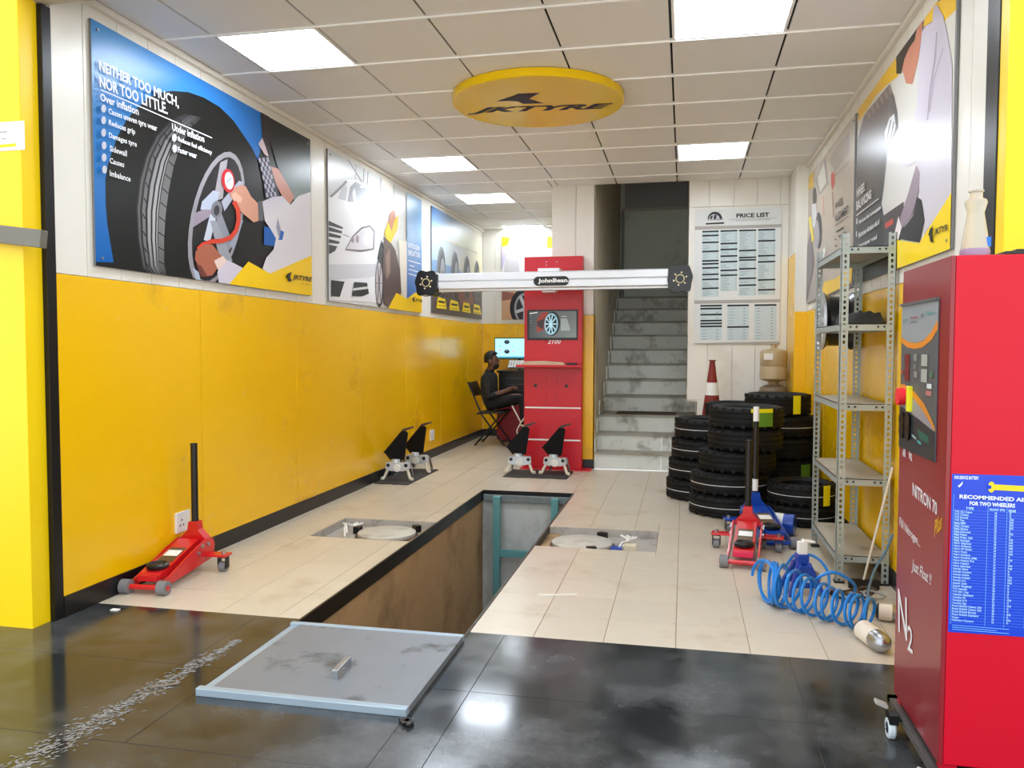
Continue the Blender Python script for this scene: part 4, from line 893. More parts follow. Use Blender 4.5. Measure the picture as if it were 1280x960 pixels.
for a in (.13, .3):
    q = pq(a, .80, 0); MB().lathe([(.026, 0), (.03, -.008), (.022, -.01), (.0, -.006)], 24, c=(q.x, q.y, q.z), axis='x').build('gauge', BLACKM, cp, True)
    q = pq(a, .87, 0); MB().lathe([(.024, 0), (.028, -.008), (.02, -.01), (.0, -.006)], 24, c=(q.x, q.y, q.z), axis='x').build('gauge', BLACKM, cp, True)
pr = Print(lambda u, v, k: pn(u, v, .0004+k)); LG = (232, 226, 228)
pr.text(LG, 'NITRON 70', (1141, 619.5), (1171.5, 645), (1141, 602.5), bold=.02); pr.text((226, 166, 30), 'Plus', (1168, 672), (1178, 660), (1168, 652), shear=.3, bold=.02)
pr.text(LG, 'Fill Nitrogen...', (1125, 660), (1151, 688), (1124, 645), shear=.3, bold=.01); pr.text(LG, 'Just Float !!', (1140, 716), (1165, 737), (1140, 697), shear=.3, bold=.01)
pr.text((236, 232, 232), 'N', (1123.5, 789), (1134.5, 802), (1123, 735), bold=.01); pr.text((236, 232, 232), '2', (1135, 812), (1141.5, 818), (1135, 780), bold=.01)
pr.text(LG, 'AIR', (1129, 570), (1133, 572), (1129, 560), bold=.02); pr.text(LG, 'N2', (1137, 573), (1141, 577), (1137, 564), bold=.02)
pr.build('lettering', t, INK)
# pressure chart on the front face
YF = NY0-.0005
CXa, CZa = wy(1190, 592, YF).x, wy(1190, 592, YF).z; CZb = wy(1190, 790, YF).z; CW = .30; CH = CZa-CZb
ch = MB().box(CXa, CXa+CW, YF-.001, YF, CZb, CZa).build('pressure_chart', mat('chart_blue', (10, 62, 200), .3), t, True)
def pc(u, v, k): return Vector((CXa+CW*u, YF-.0012-k, CZa-CH*v))
p = Print(pc); CB = (190, 232, 255); CWh = (236, 244, 255)
p.text(CWh, 'FOR SERVICE BATTERY', (.02, .033), (.22, .033), (.02, .012), bold=.02); p.poly(CWh, [(.05, .075), (.075, .06), (.09, .045), (.088, .06), (.075, .075), (.06, .085)])
p.line((240, 206, 40), [(.33, .075), (.95, .085)], .035); p.ell((240, 206, 40), .325, .075, .028, .034); p.poly((10, 62, 200), [(.29, .06), (.325, .068), (.325, .084), (.29, .09)])
p.text(CWh, 'RECOMMENDED AIR PRESSURE', (.065, .153), (.90, .163), (.065, .128), bold=.03); p.text(CWh, 'FOR TWO WHEELERS', (.15, .193), (.52, .198), (.15, .168), bold=.03); p.text(CB, 'TYPE', (.12, .222), (.185, .222), (.12, .205), bold=.02); p.text(CB, 'FRONT (PSI)', (.315, .226), (.44, .226), (.315, .208), bold=.02); p.text(CB, 'REAR', (.47, .228), (.53, .228), (.47, .21), bold=.02)
names = ['TVS XL/ Super', 'TVS Champ', 'TVS Scooty', 'TVS Pep', 'Bajaj M80', 'Bajaj Chetak', 'Bajaj Platina', 'Bajaj Discover', 'Bajaj Pulsar', 'Bajaj Pulsar 220', 'Bajaj Avenger', 'Hero Glamour', 'Hero Achiever', 'Hero HF Dawn', 'Hero Hunk', 'Hero Karizma', 'Hero Karizma ZMR', 'Hero Passion Pro', 'Hero Passion', 'Hero Splendor', 'Honda Shine', 'Honda Unicorn', 'Honda Activa', 'Honda Aviator', 'Honda Dio', 'Suzuki Zeus', 'Suzuki Slingshot', 'TVS Apache', 'TVS Star City', 'Yamaha Gladiator', 'Yamaha FZ', 'Yamaha R15', 'Yamaha Ray', 'Royal Enfield Classic 350', 'Royal Enfield Classic 500', 'Royal Enfield Electra', 'Royal Enfield Standard', 'Vespa', 'Mahindra Centuro']
NR = len(names); v0, v1 = .235, .925
p.text(CB, '\n'.join(names), (.025, v1), (.27, v1+.004), (.025, v0-.008), bold=.018)
for xx, w in ((.355, .02), (.475, .035)):
    p.text(CB, '\n'.join(random.choice(['20', '22', '24', '25', '28', '29', '32'] if w < .03 else ['28/32', '32/36', '29/40', '25', '36']) for _ in names), (xx, v1), (xx+w, v1+.002), (xx, v0-.006), bold=.02)
for i in range(NR+1):
    v = v0-.01+(v1-v0+.02)*i/NR; p.line((90, 150, 240), [(.02, v), (.96, v+.006)], .0016); p.k -= 1
p.k += 1
for u in (.015, .30, .455, .62): p.line((130, 190, 250), [(u, .125), (u, .945)], .003); p.k -= 1
p.k += 1
for i in range(3): p.line((120, 180, 250), [(.03, .952+i*.013), (.5-.1*(i == 1), .956+i*.013)], .004)
p.build('chart_print', ch, INK)
# ---- milky bottle and black scrap on the cabinet
q = wy(1218, 329, 2.43)
t = thing('milky_bottle', 'upturned milky plastic funnel bottle with lilac base on the red cabinet', 'bottle', (q.x, 2.43, NZ1))
MB().lathe([(0, 0), (.036, 0), (.037, .004), (.037, .016), (.035, .02)], 28).build('base_cap', LILAC, t)
MB().lathe([(.035, .02), (.030, .06), (.022, .11), (.021, .118), (.028, .145), (.026, .152), (.016, .158), (.016, .172), (.019, .174), (.019, .178), (.012, .18), (0, .18)], 32).build('bottle_body', CLEAR, t)
MB().box(.018, .032, -.024, -.021, .024, .05).build('paper_label', LBLUE, t)
q = wy(1262, 326, 2.45)
b = MB(); b.box(-.03, .3, -.04, .04, 0, .012, .004); b.box(.0, .1, -.03, .03, .01, .018, .004)
b.M = Matrix()
o = b.build('rubber_scrap', BLACK); o.location = (q.x+.14, 2.45, NZ1); tag(o, 'flat black rubber scrap on top of the red cabinet', 'scrap')

# ---- blue air hose coil
def hose_path():
    """slumped bundle of tight loops at the left end, then a stretched spiral running right"""
    pts = []; P0 = Vector((.40, 4.10, 0)); P1 = Vector((.815, 3.74, 0)); n = 420; turns = 16.5
    for i in range(n+1):
        f = i/n
        if f < .42: s = f/.42*.17; R = .098
        else: s = .17+(f-.42)/.58*.83; R = .098-.026*min(1, (f-.42)*3)
        c = P0.lerp(P1, s); ang = 2*PI*turns*f; d = (P1-P0).normalized()
        if f < .5: d = Matrix.Rotation(1.3*max(0, (.5-f)/.5), 3, 'Z') @ d
        nrm = Vector((-d.y, d.x, 0)); wob = 1+.06*math.sin(i*.13)
        pts.append(c+Vector((0, 0, R+.009))+nrm*R*wob*math.cos(ang)+Vector((0, 0, 1))*R*math.sin(ang)+d*(.012*math.sin(ang*.37)))
    return pts
def smooth_path(P, k=8):
    P = [Vector(p) for p in P]; out = []
    for i in range(len(P)-1):
        a, b_, c, d = P[max(0, i-1)], P[i], P[i+1], P[min(len(P)-1, i+2)]
        for j in range(k):
            t_ = j/k; out.append(.5*((2*b_)+(c-a)*t_+(2*a-5*b_+4*c-d)*t_*t_+(3*b_-a-3*c+d)*t_**3))
    return out+[P[-1]]
t = thing('air_hose', 'blue coiled air hose spread over the tiles by the rack', 'hose', (.6, 3.95, 0))
MB().tube(hose_path(), .0075, 8).build('coil', HOSE, t, True)
hp = hose_path()[-1]
MB().tube(smooth_path([hp, hp+Vector((.02, .06, .04)), (.85, 3.98, .12), (.89, 4.12, .13), (.94, 4.24, .17), (1.0, 4.32, .23), (1.05, 4.40, .30)]), .0065, 8).build('hose_tail', mat('grey_blue_hose', (70, 104, 130), .4), t, True)
MB().tube(smooth_path([(.50, 4.18, .15), (.58, 4.40, .17), (.68, 4.42, .16), (.735, 4.36, .10), (.72, 4.26, .02), (.66, 4.10, .05), (.62, 4.0, .15), (.70, 3.98, .20), (.80, 4.02, .13), (.79, 4.12, .02)]), .0075, 8).build('loose_loop', HOSE, t, True)
# ---- blue jack stand
t = thing('jack_stand', 'blue steel jack stand with white tape standing inside the air hose coil', 'jack stand', (.60, 4.31, 0), .2)
for k in range(4):
    sx, sy = (-1, -1, 1, 1)[k], (-1, 1, -1, 1)[k]
    MB().tube([(sx*.085, sy*.085, .0), (sx*.024, sy*.024, .155)], [.015, .015], 4).build('leg', BLUEJ, t)
for s in (-1, 1):
    MB().prism([(-.07, .04), (.07, .04), (.03, .15), (-.03, .15)], 'y', s*.065-.002, s*.045+.002).build('side_plate', BLUEJ, t)
    MB().box(-.03, .03, s*.066-.0015, s*.066+.0015, .07, .1).build('sticker', WHT, t)
MB().box(-.028, .028, -.028, .028, .15, .2, .003).build('column', BLUEJ, t)
MB().box(-.021, .021, -.021, .021, .2, .262, .003).build('taped_top', WHT, t); MB().box(-.03, .03, -.02, .02, .262, .272, .003, M=Matrix.Rotation(.12, 4, 'Y')).build('saddle', WHT, t)
# ---- air bottles
def cylbottle(label, p, q, r, bodym):
    p, q = Vector(p), Vector(q); t = thing('air_bottle', label, 'bottle', p, 0)
    d = (q-p); L = d.length; M = d.to_track_quat('Z', 'Y').to_matrix().to_4x4()
    b = MB(); b.M = M; b.lathe([(0, 0), (r*.5, .006), (r*.85, .025), (r, .05), (r, L*.35)], 28); b.build('metal_end', STEEL, t)
    b = MB(); b.M = M; b.lathe([(r*1.02, L*.35), (r*1.02, L*.82)], 28); b.build('white_sleeve', bodym, t)
    b = MB(); b.M = M; b.lathe([(r, L*.82), (r*.8, L*.92), (r*.4, L*.96), (r*.35, L), (0, L)], 24); b.build('nozzle', BLACK, t)
SLV = mat('dirty_white_sleeve', (222, 212, 196), .5, var=.1, vscale=14)
cylbottle('small white air bottle with a bare metal end lying nearest the camera', (.815, 3.47, .042), (.755, 3.70, .042), .042, SLV)
cylbottle('white air bottle lying behind the hose coil under the rack', (.985, 3.92, .04), (.87, 3.95, .04), .038, SLV)
cylbottle('white air bottle lying behind the blue jack stand', (.70, 4.42, .04), (.62, 4.62, .04), .036, SLV)
# ---- tangled cables and broom
t = thing('cable_tangle', 'tangle of dark cables and hoses on the floor under the rack', 'cables', (.8, 4.25, 0))
for k in range(9):
    x, y = .78+.018*k, 4.2+.04*math.sin(k*2.1); pts = []
    for i in range(9):
        pts.append((x+.05*math.sin(i*.9+k), y+.05*math.cos(i*1.1+k*1.7)+.01*i, .012+.006*k*.6))
    MB().tube(pts, .006, 6).build('cable', [BLACK, mat('brown_cable', (82, 60, 46), .6), mat('grey_cable', (150, 150, 148), .6)][k % 3], t, True)
t = thing('floor_squeegee', 'floor squeegee with thin pale handle leaning against the rack', 'squeegee', (.93, 4.46, 0))
MB().box(.85, 1.0, 4.425, 4.455, .002, .05, .004).build('head', BLACK, t, True); MB().cyl((.925, 4.44, .05), (1.052, 4.44, .64), .006, n=10).build('handle', mat('pale_handle', (214, 206, 190), .4), t, True)

# ---- wheel aligner column with camera beam
AX0, AX1, AY = -1.612, -1.012, 8.15
t = thing('aligner_column', 'red wheel alignment column with a built in screen by the stairs', 'wheel aligner', ((AX0+AX1)/2, 8.22, 0))
MB().box(AX0, AX1, AY+.012, MY-.014, .0, 2.175, .004).build('column_body', REDA, t, True)
zz = [(.015, .298), (.312, .628), (.642, 1.045), (1.085, 2.172)]
for k, (a, c) in enumerate(zz): MB().box(AX0+.004, AX1-.004, AY, AY+.012, a, c, .002).build('front_panel', REDA, t, True)
for z in (.305, .635): MB().box(AX0+.012, AX1-.012, AY-.002, AY+.01, z-.008, z+.008, .002).build('white_strip', WHT, t, True)
MB().box(AX0-.06, AX1+.01, AY-.11, AY+.01, 1.05, 1.075, .004).build('tool_shelf', REDA, t, True)
MB().box(AX0-.03, AX1+.1, AY-.05, MY-.016, 0, .012, .003).build('base_plate', REDA, t, True)
b = MB()
for dx in (-.055, .055):
    for z in (.98, .94, .9, .78, .74, .7): b.cyl((-1.32+dx, AY+.001, z), (-1.32+dx, AY-.0015, z), .006, n=8)
for dx in (-.17, .15): b.cyl((-1.32+dx, AY+.001, .86), (-1.32+dx, AY-.002, .86), .018, n=12)
b.build('panel_holes', BLACK, t, True)['kind'] = 'stuff'
a, c = wy(660, 424, AY), wy(721.5, 388, AY)
sc = MB().box(a.x-.008, c.x+.008, AY-.006, AY, a.z-.008, c.z+.008, .002).build('screen', BLACK, t, True)
p = Print(lambda u, v, k: wy(u, v, AY-.0062)-Vector((0, k, 0)))
p.poly((92, 98, 100), [(661.5, 389), (720.5, 388.8), (720.5, 422), (661.5, 422.5)], cols=[(70, 76, 80), (104, 112, 112), (120, 128, 126), (66, 70, 74)])
p.poly((150, 54, 44), [(671, 400), (676, 391), (685, 389.5), (684, 400), (680, 412), (671, 415.5)]); p.poly((60, 40, 40), [(671, 402), (681, 398), (679, 412), (672, 408)])
p.ell((40, 42, 46), 690.5, 404.5, 9.8, 15.2, .08); p.ell((150, 200, 220), 689, 405, 8.4, 13.4, .06); p.ell((38, 44, 52), 689, 405, 7, 11.6, .06)
for i in range(10): q = i*PI/5; p.line((176, 220, 236), [(688.5, 405), (688.5+7.4*math.cos(q), 405+12.4*math.sin(q))], 1.4)
p.poly((150, 160, 160), [(701, 398), (709, 398), (713, 413), (701, 413.5)]); p.line((226, 228, 226), [(662, 392), (672, 390.5)], 1.2); p.line((190, 190, 186), [(702, 395.5), (708, 395.5)], 1); 
for y in (394.5, 397.5, 400.5, 403.5): p.line((130, 140, 142), [(662.5, y), (665, y)], .5)
p.build('screen_picture', sc, DIM)
p = Print(lambda u, v, k: wy(u, v, AY-.0004)-Vector((0, k, 0)))
p.text((150, 26, 40), 'V', (681, 429.6), (685.5, 429.6), (681, 423.5), shear=.3, bold=.02); p.text((238, 238, 238), '2100', (684.5, 430), (701, 429.8), (684.5, 424), shear=.25, bold=.015)
p.build('lettering', t, INK)
MB().box(-1.44, -1.22, 7.98, AY+.002, 1.93, 2.04, .004).box(-1.40, -1.26, 7.99, AY+.002, 1.80, 1.93, .004).build('beam_bracket', ALU, t, True)
b = MB()
for u, v in ((683, 327.5), (696, 327.5), (683, 331.5), (672, 340.5), (710, 339.5)): q = wy(u, v, AY); b.cyl((q.x, AY+.004, q.z), (q.x, AY-.006, q.z), .006, n=8)
b.build('bolt_heads', STEEL, t, True)['kind'] = 'stuff'
# beam (moves up and down on the column)
t = thing('camera_beam', 'long silver camera beam with black pods across the red column', 'camera beam', (-1.26, 7.9, 1.80))
e = [(7.86, 1.832), (7.84, 1.846), (7.84, 1.905), (7.852, 1.915), (7.84, 1.925), (7.84, 1.985), (7.855, 1.998), (7.97, 1.998), (7.97, 1.816), (7.86, 1.816)]
TB = Matrix.Translation((-1.26, 0, 1.9)) @ Matrix.Rotation(-.004, 4, 'Y') @ Matrix.Translation((1.26, 0, -1.9))
MB().prism(e, 'x', -2.43, -.160, M=TB).build('beam_body', ALU, t, True)
MB().prism([(-1.41+.045*math.cos(a), 1.90+.045*math.sin(a)) for a in [PI/2+PI*i/10 for i in range(11)]]+[(-1.15+.045*math.cos(a), 1.90+.045*math.sin(a)) for a in [-PI/2+PI*i/10 for i in range(11)]], 'y', 7.832, 7.842, M=TB).build('name_plate', BLACK, t, True)
p = Print(lambda u, v, k: wy(u, v, 7.8315)-Vector((0, k, 0)))
p.text((236, 236, 236), 'JohnBean.', (672.5, 355.2), (711.5, 354.2), (672.5, 348.4), bold=.04)
p.build('lettering', t, INK)
for (xa, xb, s) in ((-2.665, -2.43, 1), (-.165, .07, -1)):
    xm, w = (xa+xb)/2, (xb-xa)/2; pts = []
    for i in range(56):
        a = 2*PI*i/56; ca, sa = math.cos(a), math.sin(a); r = 1+.055*math.cos(6*a+(.5 if s > 0 else -.5))
        sq = (abs(ca)**4+abs(sa)**4)**-.25
        pts.append((xm+w*.95*sq*r*ca, 1.90+.122*sq*r*sa))
    pod = MB().prism(pts, 'y', 7.80, 7.99, M=TB); pod.flat = set(); pod = pod.build('camera_pod', mat('pod_black', (16, 17, 20), .25), t, True)
    b = MB(); 
    for r, n in ((.052, 24),):
        b.lathe([(.034, 7.797), (.042, 7.797), (.042, 7.80)], n, c=(0, 0, 0), axis='y')
    for v in b.bm.verts: v.co += Vector((xm, 0, 1.90))
    b.build('lens_ring', mat('gold_ring', (200, 184, 140), .4), pod, True)
    b = MB()
    for i in range(6):
        a = 2*PI*i/6+.3; b.cyl((xm+.06*math.cos(a), 7.797, 1.9+.06*math.sin(a)), (xm+.06*math.cos(a), 7.80, 1.9+.06*math.sin(a)), .009, n=8)
    b.build('led_dots', mat('led_cream', (214, 196, 160), .4), pod, True)['kind'] = 'stuff'
# papers and a black tool on the tool shelf
o = MB().prism([(-1.63, 1.0755), (-1.17, 1.0755), (-1.2, 1.10), (-1.4, 1.115), (-1.58, 1.11)], 'y', 8.06, 8.13).build('paper_stack', PAPER); tag(o, 'loose stack of brown papers on the red tool shelf', 'papers')
o = MB().box(-1.16, -1.06, 8.07, 8.12, 1.0755, 1.097, .005).build('black_remote', BLACK); tag(o, 'small black remote beside the papers on the red tool shelf', 'remote')

# ---- rubber mats and wheel clamps
def mat_pad(name, lab, x0, x1, y0, y1):
    b = MB(); n = 8
    pts = []
    for i in range(n+1): pts.append((x0+(x1-x0)*i/n, y0+.012*math.sin(i*2.3)))
    for i in range(n+1): pts.append((x1-(x1-x0)*i/n, y1+.012*math.sin(i*1.7)))
    b.prism(pts, 'z', .0005, .009); tag(b.build(name, RUBM), lab, 'mat', 'rubber floor mats')
mat_pad('rubber_mat', 'black rubber mat along the left yellow wall', -2.765, -2.44, 6.93, 7.85); mat_pad('rubber_mat', 'black rubber mat in front of the red aligner column', -1.70, -1.08, 7.56, 8.03)
CL = mat('clamp_silver', (206, 212, 220), .35, metal=.3)
def clamp(label, loc, rotz):
    t = thing('wheel_clamp', label, 'wheel clamp', loc, rotz, 'wheel alignment clamps')
    MB().prism([(-.115, .105), (-.105, .165), (.105, .165), (.115, .105), (.06, .085), (-.06, .085)], 'y', -.035, .035).build('clamp_body', CL, t)
    MB().cyl((-.02, 0, .165), (-.02, 0, .195), .045, .038, 20).build('centre_knob', CL, t); MB().lathe([(0, -.042), (.034, -.042), (.038, -.038), (.038, -.033)], 20, c=(0, 0, .115), axis='y').build('front_cap', WHT, t)
    for s in (-1, 1):
        b = MB(); b.tube([(s*.085, -.01, .11), (s*.105, -.02, .07), (s*.12, -.03, .03), (s*.13, -.035, .014), (s*.15, -.05, .018)], [.014, .014, .014, .015, .017], 8); b.build('hook_leg', mat('clamp_cream', (222, 214, 196), .45), t)
        MB().cyl((s*.085, -.034, .14), (s*.085, -.040, .14), .017, n=12).build('bore', BLACK, t)
        MB().tube([(s*.06, .03, .14), (s*.085, .12, .13), (s*.09, .15, .06), (s*.10, .16, .014)], .012, 8).build('rear_arm', STEEL, t)
    f = MB().prism([(-.14, .255), (-.125, .245), (-.075, .185), (.06, .185), (.095, .44), (.07, .46), (.03, .455)], 'y', .0, .02).build('target_fin', mat('fin_black', (8, 8, 10), .6, spec=.2), t)
    MB().prism([(.03, .455), (.07, .46), (.15, .49), (.145, .505), (.05, .48)], 'y', -.008, .028).build('fin_tip', mat('fin_brown', (70, 50, 46), .5), f)
    MB().box(-.03, .03, .0, .03, .16, .2, .003).build('fin_mount', BLACKM, t)
    return t
cl = clamp('wheel clamp nearest the camera on the left wall mat', (-2.615, 7.15, .009), .08)
dup(cl, (-2.60, 7.66, .009), -.05, 'farther wheel clamp on the left wall mat'); dup(cl, (-1.58, 7.80, .009), .1, 'left wheel clamp on the mat by the red aligner'); dup(cl, (-1.225, 7.80, .009), -.12, 'right wheel clamp on the mat by the red aligner')

# ---- computer cabinet in the far corner
t = thing('computer_cabinet', 'red and black computer cabinet in the far left corner', 'cabinet', (-1.9, 10.6, 0))
MB().box(-2.42, -1.45, 10.40, 10.95, .03, .60, .005).build('red_base', mat('cabinet_red', (150, 20, 44), .4), t, True)
MB().box(-2.40, -1.45, 10.42, 10.95, .60, .92, .005).build('drawer_unit', BLACK, t, True)
MB().box(-2.42, -1.43, 10.38, 10.97, .92, .945, .004).build('top', BLACKM, t, True)
for z in (.68, .76, .84): MB().box(-2.3, -1.6, 10.412, 10.42, z, z+.008).build('drawer_gap', mat('drawer_line', (60, 60, 64), .4), t, True)
a, c = wy(618, 449, 10.7), wy(656, 422, 10.7)
t = thing('computer_monitor', 'computer monitor with pale blue screen behind the seated man', 'monitor', ((a.x-1.6)/2, 10.75, .945))
MB().box(a.x, -1.72, 10.70, 10.735, a.z, c.z, .004).build('housing', BLACK, t, True)
p = Print(lambda u, v, k: wy(u, v, 10.6995)-Vector((0, k, 0)))
p.poly((150, 216, 232), [(619, 423.3), (662, 423.3), (662, 447.5), (619, 447.5)]); p.poly((60, 130, 150), [(619, 445.5), (662, 445.5), (662, 447.5), (619, 447.5)])
for y in (427.5, 439.5): p.ell((28, 34, 44), 633.6, y, 3.4, 2.6); p.ell((60, 74, 90), 633.6, y-1, 1.6, .8)
for (x, y, cc) in ((625, 433, (70, 180, 120)), (625, 437.5, (200, 70, 80)), (641, 433, (120, 200, 150)), (641.5, 438.5, (200, 70, 80))): p.ell(cc, x, y, 1, 1)
p.build('screen_picture', t, SCREEN)
for xp in (-2.18, -2.0): MB().box(xp-.022, xp+.022, 10.72, 10.75, .945, a.z, .003).build('stand_post', BLACK, t, True)
t = thing('keyboard', 'grey keyboard propped in front of the monitor', 'keyboard', (-2.02, 10.47, .95))
a = wy(627, 461, 10.5); M = Matrix.Translation((-2.02, 10.47, 1.012)) @ Matrix.Rotation(.7, 4, 'X')
MB().box(-.26, .26, -.07, .09, 0, .02, .004, M=M).build('keyboard_body', mat('kb_grey', (110, 116, 118), .5), t, True)
b = MB()
for j in range(4):
    for i in range(14): b.box(-.25+i*.036, -.222+i*.036, -.055+j*.034, -.03+j*.034, .02, .026, M=M)
b.build('keys', WHT, t, True)['kind'] = 'stuff'
t = thing('cable_bundle', 'white cables hanging beside the red aligner column', 'cables', (-1.9, 9.6, .1))
q0, q1, q2, q3 = wy(640, 507, 9.6), wy(651, 528, 9.6), wy(646, 538, 9.6), wy(649, 551, 9.6)
MB().tube([q0, (q0+q1)/2, q1, q2, q3, Vector((q3.x+.02, q3.y, .008)), Vector((q3.x+.12, q3.y, .008))], .008, 6).build('cable', WHT, t, True); MB().tube([q1, q1+Vector((.05, 0, .06)), q1+Vector((.1, 0, .02)), q1+Vector((.06, .02, -.05)), q1+Vector((-.02, .01, -.03))], .012, 6).build('cable', mat('cream_cable', (220, 210, 190), .5), t, True)

# ---- folding chair
CY = 10.05
t = thing('folding_chair', 'dark folding chair under the seated man', 'chair', (-2.4, CY, 0))
def cpx(u, v, dy=0): return wy(u, v, CY+dy)
for dy in (-.2, .2):
    MB().tube([wy(590, 477, CY)+Vector((0, dy, 0)), wy(607, 517, CY)+Vector((0, dy, 0)), Vector((-2.19, CY+dy, .012))], .011, 8).build('back_leg', BLACKM, t, True)
    MB().tube([wy(634, 513, CY)+Vector((0, dy, 0)), Vector((-2.58, CY+dy, .012))], .011, 8).build('front_leg', BLACKM, t, True)
    MB().tube([wy(601, 515.5, CY)+Vector((0, dy, 0)), wy(634, 513.5, CY)+Vector((0, dy, 0))], .012, 8).build('seat_rail', BLACKM, t, True)
a, c = wy(603, 514, CY), wy(634, 512, CY)
MB().box(a.x, c.x, CY-.2, CY+.2, a.z-.012, a.z+.006, .004).build('seat', mat('seat_dark', (34, 34, 38), .7), t, True)
a, c = wy(591, 478, CY), wy(597.5, 494, CY)
MB().prism([(a.x-.012, a.z), (a.x+.006, a.z+.012), (c.x+.012, c.z), (c.x-.006, c.z-.006)], 'y', CY-.2, CY+.2).build('backrest', BLACKM, t, True)
MB().cyl((-2.215, CY-.2, .06), (-2.215, CY+.2, .06), .008, n=8).build('foot_bar', BLACKM, t, True); MB().cyl((-2.545, CY-.2, .06), (-2.545, CY+.2, .06), .008, n=8).build('foot_bar', BLACKM, t, True)
# ---- seated man: one skinned body, hair as its child
def skin_body():
    S = wy(603, 514, CY).z
    V = {}; E = []; Rr = {}
    def v(n, p, r): V[n] = Vector(p); Rr[n] = r
    v('pelvis', (-2.44, CY, S+.12), (.15, .12)); v('belly', (-2.445, CY, S+.25), (.145, .11)); v('chest', (-2.44, CY, S+.40), (.165, .115)); v('neck0', (-2.435, CY-.005, S+.50), (.075, .065)); v('neck', (-2.42, CY-.01, S+.545), (.05, .05))
    v('jaw', (-2.385, CY-.02, S+.585), (.062, .07)); v('head', (-2.39, CY-.02, S+.66), (.078, .092)); v('crown', (-2.40, CY-.02, S+.735), (.06, .07)); 
    for n, s in (('l', -1), ('r', 1)):
        y = CY+s*.17
        v('sh'+n, (-2.44, CY+s*.17, S+.45), (.062, .062)); v('el'+n, (-2.40, CY+s*.22, S+.20), (.044, .044)); v('wr'+n, (-2.20, CY+s*.10, S+.27), (.029, .029)); v('pa'+n, (-2.13, CY+s*.075, S+.30), (.034, .022))
        for k in range(4):
            a = -.024+.016*k; L = (.052, .062, .058, .045)[k]
            v('f%d%s' % (k, n), (-2.13+L*.55, CY+s*.075+a, S+.31), (.0085, .0085)); v('g%d%s' % (k, n), (-2.13+L*.9, CY+s*.075+a, S+.295-.012), (.0075, .0075))
        v('th'+n, (-2.13, CY+s*.075-.036*1, S+.325), (.0095, .0095))
        v('hip'+n, (-2.40, CY+s*.095, S+.095), (.09, .088)); v('kn'+n, (-1.99, CY+s*.13, S+.15+(.06 if s < 0 else 0)), (.06, .06)); v('an'+n, (-1.93, CY+s*.12, .10), (.04, .04)); v('to'+n, (-1.78, CY+s*.13, .045), (.038, .034)); v('he'+n, (-1.95, CY+s*.12, .06), (.04, .04))
    def e(*ns):
        for a, c in zip(ns[:-1], ns[1:]): E.append((a, c))
    e('pelvis', 'belly', 'chest', 'neck0', 'neck', 'jaw', 'head', 'crown')
    for n in 'lr':
        e('chest', 'sh'+n, 'el'+n, 'wr'+n, 'pa'+n); e('pelvis', 'hip'+n, 'kn'+n, 'an'+n, 'he'+n, 'to'+n); e('pa'+n, 'th'+n)
        for k in range(4): e('pa'+n, 'f%d%s' % (k, n), 'g%d%s' % (k, n))
    ks = list(V); me = bpy.data.meshes.new('body'); me.from_pydata([V[k] for k in ks], [(ks.index(a), ks.index(c)) for a, c in E], [])
    ob = bpy.data.objects.new('body', me); col.objects.link(ob); m = ob.modifiers.new('skin', 'SKIN'); m.use_smooth_shade = True
    sv = me.skin_vertices[0].data
    for i, k in enumerate(ks): sv[i].radius = Rr[k]; sv[i].use_root = (k == 'pelvis')
    ob.modifiers.new('sub', 'SUBSURF').levels = 2
    dg = bpy.context.evaluated_depsgraph_get(); bm_ = bpy.data.meshes.new_from_object(ob.evaluated_get(dg)); bpy.data.objects.remove(ob)
    for m in (SHIRT, TROU, SKIN, BLACK): bm_.materials.append(m)
    def zone(c):
        if c.z > S+.535 and c.x > -2.5: return 2
        if c.x > -2.33 and c.z > S+.225 and abs(c.y-CY) < .2 and c.z < S+.36: return 2
        if c.z < .115 and c.x > -2.0: return 3
        if c.z < S+.16 and c.x > -2.56: return 1
        if c.x > -2.3: return 1
        return 0
    for f in bm_.polygons: f.material_index = zone(f.center); f.use_smooth = True
    return bm_, S
bm_, S = skin_body()
t = thing('person', 'man in dark clothes sitting on the folding chair looking down at his hands', 'person', (-2.42, CY, 0))
o = bpy.data.objects.new('body', bm_); col.objects.link(o); o.parent = t; o.location = -t.location
HX, HY, HZ = -2.395, CY-.02, S+.675
b = MB(); b.lathe([(.001, .105), (.04, .098), (.075, .07), (.09, .03), (.092, -.01), (.088, -.05)], 24); 
for v_ in b.bm.verts:
    if v_.co.x > .02 and v_.co.z < .045: v_.co.x = .02+(v_.co.x-.02)*.15; 
    v_.co.x *= 1.08; v_.co += Vector((HX-.008, HY, HZ))
b.build('hair', HAIR, t, True, ang=80)
b = MB(); b.lathe([(.001, -.055), (.03, -.05), (.05, -.025), (.056, .012)], 18)
for v_ in b.bm.verts: v_.co.y *= 1.05; v_.co += Vector((HX+.034, HY, HZ-.085))
b.build('beard', HAIR, t, True, ang=80)
b = MB(); b.prism([(.075, -.02), (.108, -.03), (.085, .03)], 'y', -.012, .012, M=Matrix.Translation((HX, HY, HZ-.02))); b.build('nose', SKIN, t, True)
for s in (-1, 1):
    b = MB(); b.lathe([(0, -.008), (.02, -.004), (.026, .004), (.018, .008)], 12, axis='y'); 
    for v_ in b.bm.verts: v_.co.z *= 1.3; v_.co += Vector((HX-.005, HY+s*.088, HZ-.03))
    b.build('ear', SKIN, t, True)
    b = MB(); b.lathe([(0, -.006), (.008, -.003), (.009, .003), (0, .006)], 10, axis='x')
    for v_ in b.bm.verts: v_.co += Vector((HX+.078, HY+s*.034, HZ-.002))
    b.build('eye', BLACK, t, True)
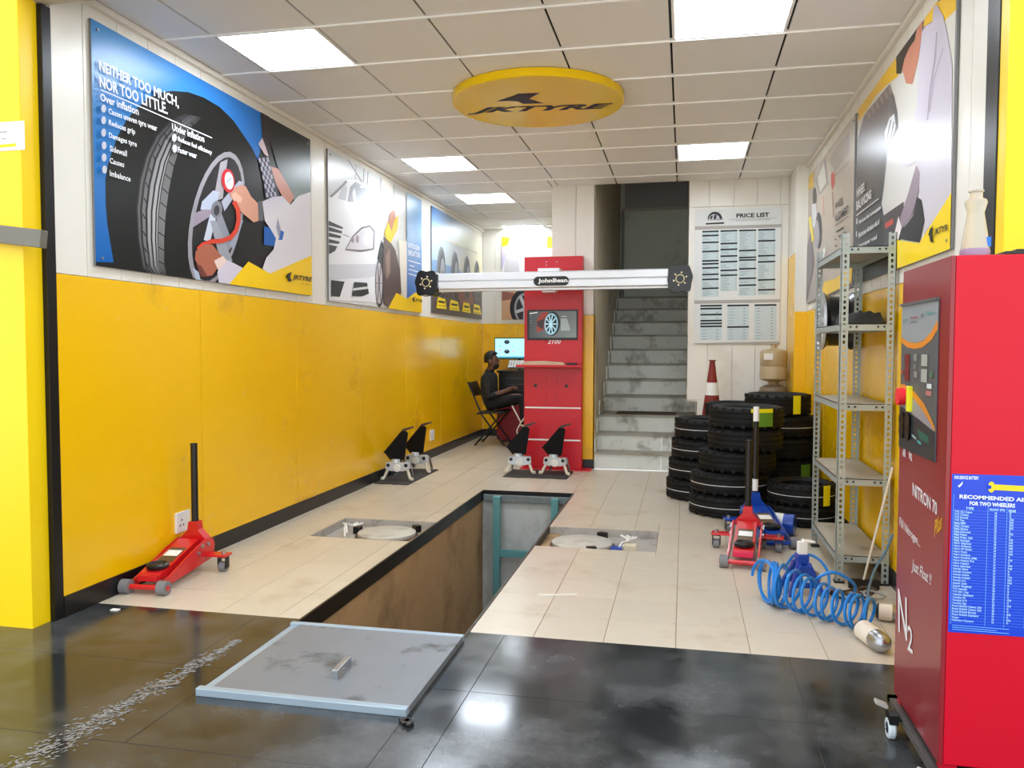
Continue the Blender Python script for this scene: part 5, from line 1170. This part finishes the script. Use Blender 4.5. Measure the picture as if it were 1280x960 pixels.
b = MB(); b.box(.076, .086, -.022, .022, -.072, -.064, .002, M=Matrix.Translation((HX, HY, HZ))); b.build('mouth', mat('lips', (88, 50, 44), .6), t, True)
# ---- small litter on the granite apron
q = fz(144, 763)
tag(MB().box(q.x-.02, q.x+.02, q.y-.012, q.y+.012, .0005, .006, .002).build('paper_scrap', WHT), 'tiny white scrap on the granite near the left skirting', 'scrap')
q = fz(509, 905); b = MB()
for k in range(9): b.box(-.012, .012, -.008, .008, 0, .012, .002, M=Matrix.Translation((q.x+random.uniform(-.02, .02), q.y+random.uniform(-.02, .02), .001)) @ Matrix.Rotation(random.random()*3, 4, 'Z'))
tag(b.build('rubber_crumbs', BLACK), 'little heap of black crumbs at the cover plate corner', 'debris', kind='stuff')
q = fz(205, 858); M = Matrix.Translation((q.x, q.y, .001)) @ Matrix.Rotation(.7, 4, 'Z')
tag(MB().prism([(-.05, 0), (.05, -.008), (.055, .004), (-.03, .012)], 'z', 0, .004, M=M).build('card_scrap', mat('card', (120, 108, 92), .8)), 'torn piece of brown card on the granite left of the cover plate', 'scrap')
q = fz(697, 745); M = Matrix.Translation((q.x, q.y, .0005)) @ Matrix.Rotation(.1, 4, 'Z')
tag(MB().prism([(-.1, 0), (0, .008), (.1, .035), (.1, .043), (0, .02), (-.1, .012)], 'z', 0, .003, M=M).build('tape_strip', WHT), 'thin white strip of tape on the tiles right of the pit', 'tape')
# dried white scuffs trodden into the granite, left of the cover plate
b = MB(); A0, A1 = fz(10, 965), fz(300, 800)
for k in range(900):
    f = random.random(); c = A0.lerp(A1, f); d = (A1-A0).normalized(); nn = Vector((-d.y, d.x, 0))
    w = (.06 if (.05 < f < .40 or .50 < f < .86) else .03)*(1.1-.4*f)
    c = c+nn*random.gauss(0, w*.55)+Vector((0, 0, .0004+k*.0000018)); a = random.gauss(.6, .5); L = random.uniform(.003, .016); h = random.uniform(.0015, .005)
    u = Vector((math.cos(a), math.sin(a), 0)); v_ = Vector((-u.y, u.x, 0))
    b.quad(c-u*L-v_*h*.4, c-v_*h, c+u*L+v_*h*.3, c+v_*h)
tag(b.build('plaster_scuffs', mat('scuff_white', (138, 134, 128), .9)), 'scattered whitish plaster scuffs on the granite left of the cover plate', 'scuffs', kind='stuff')
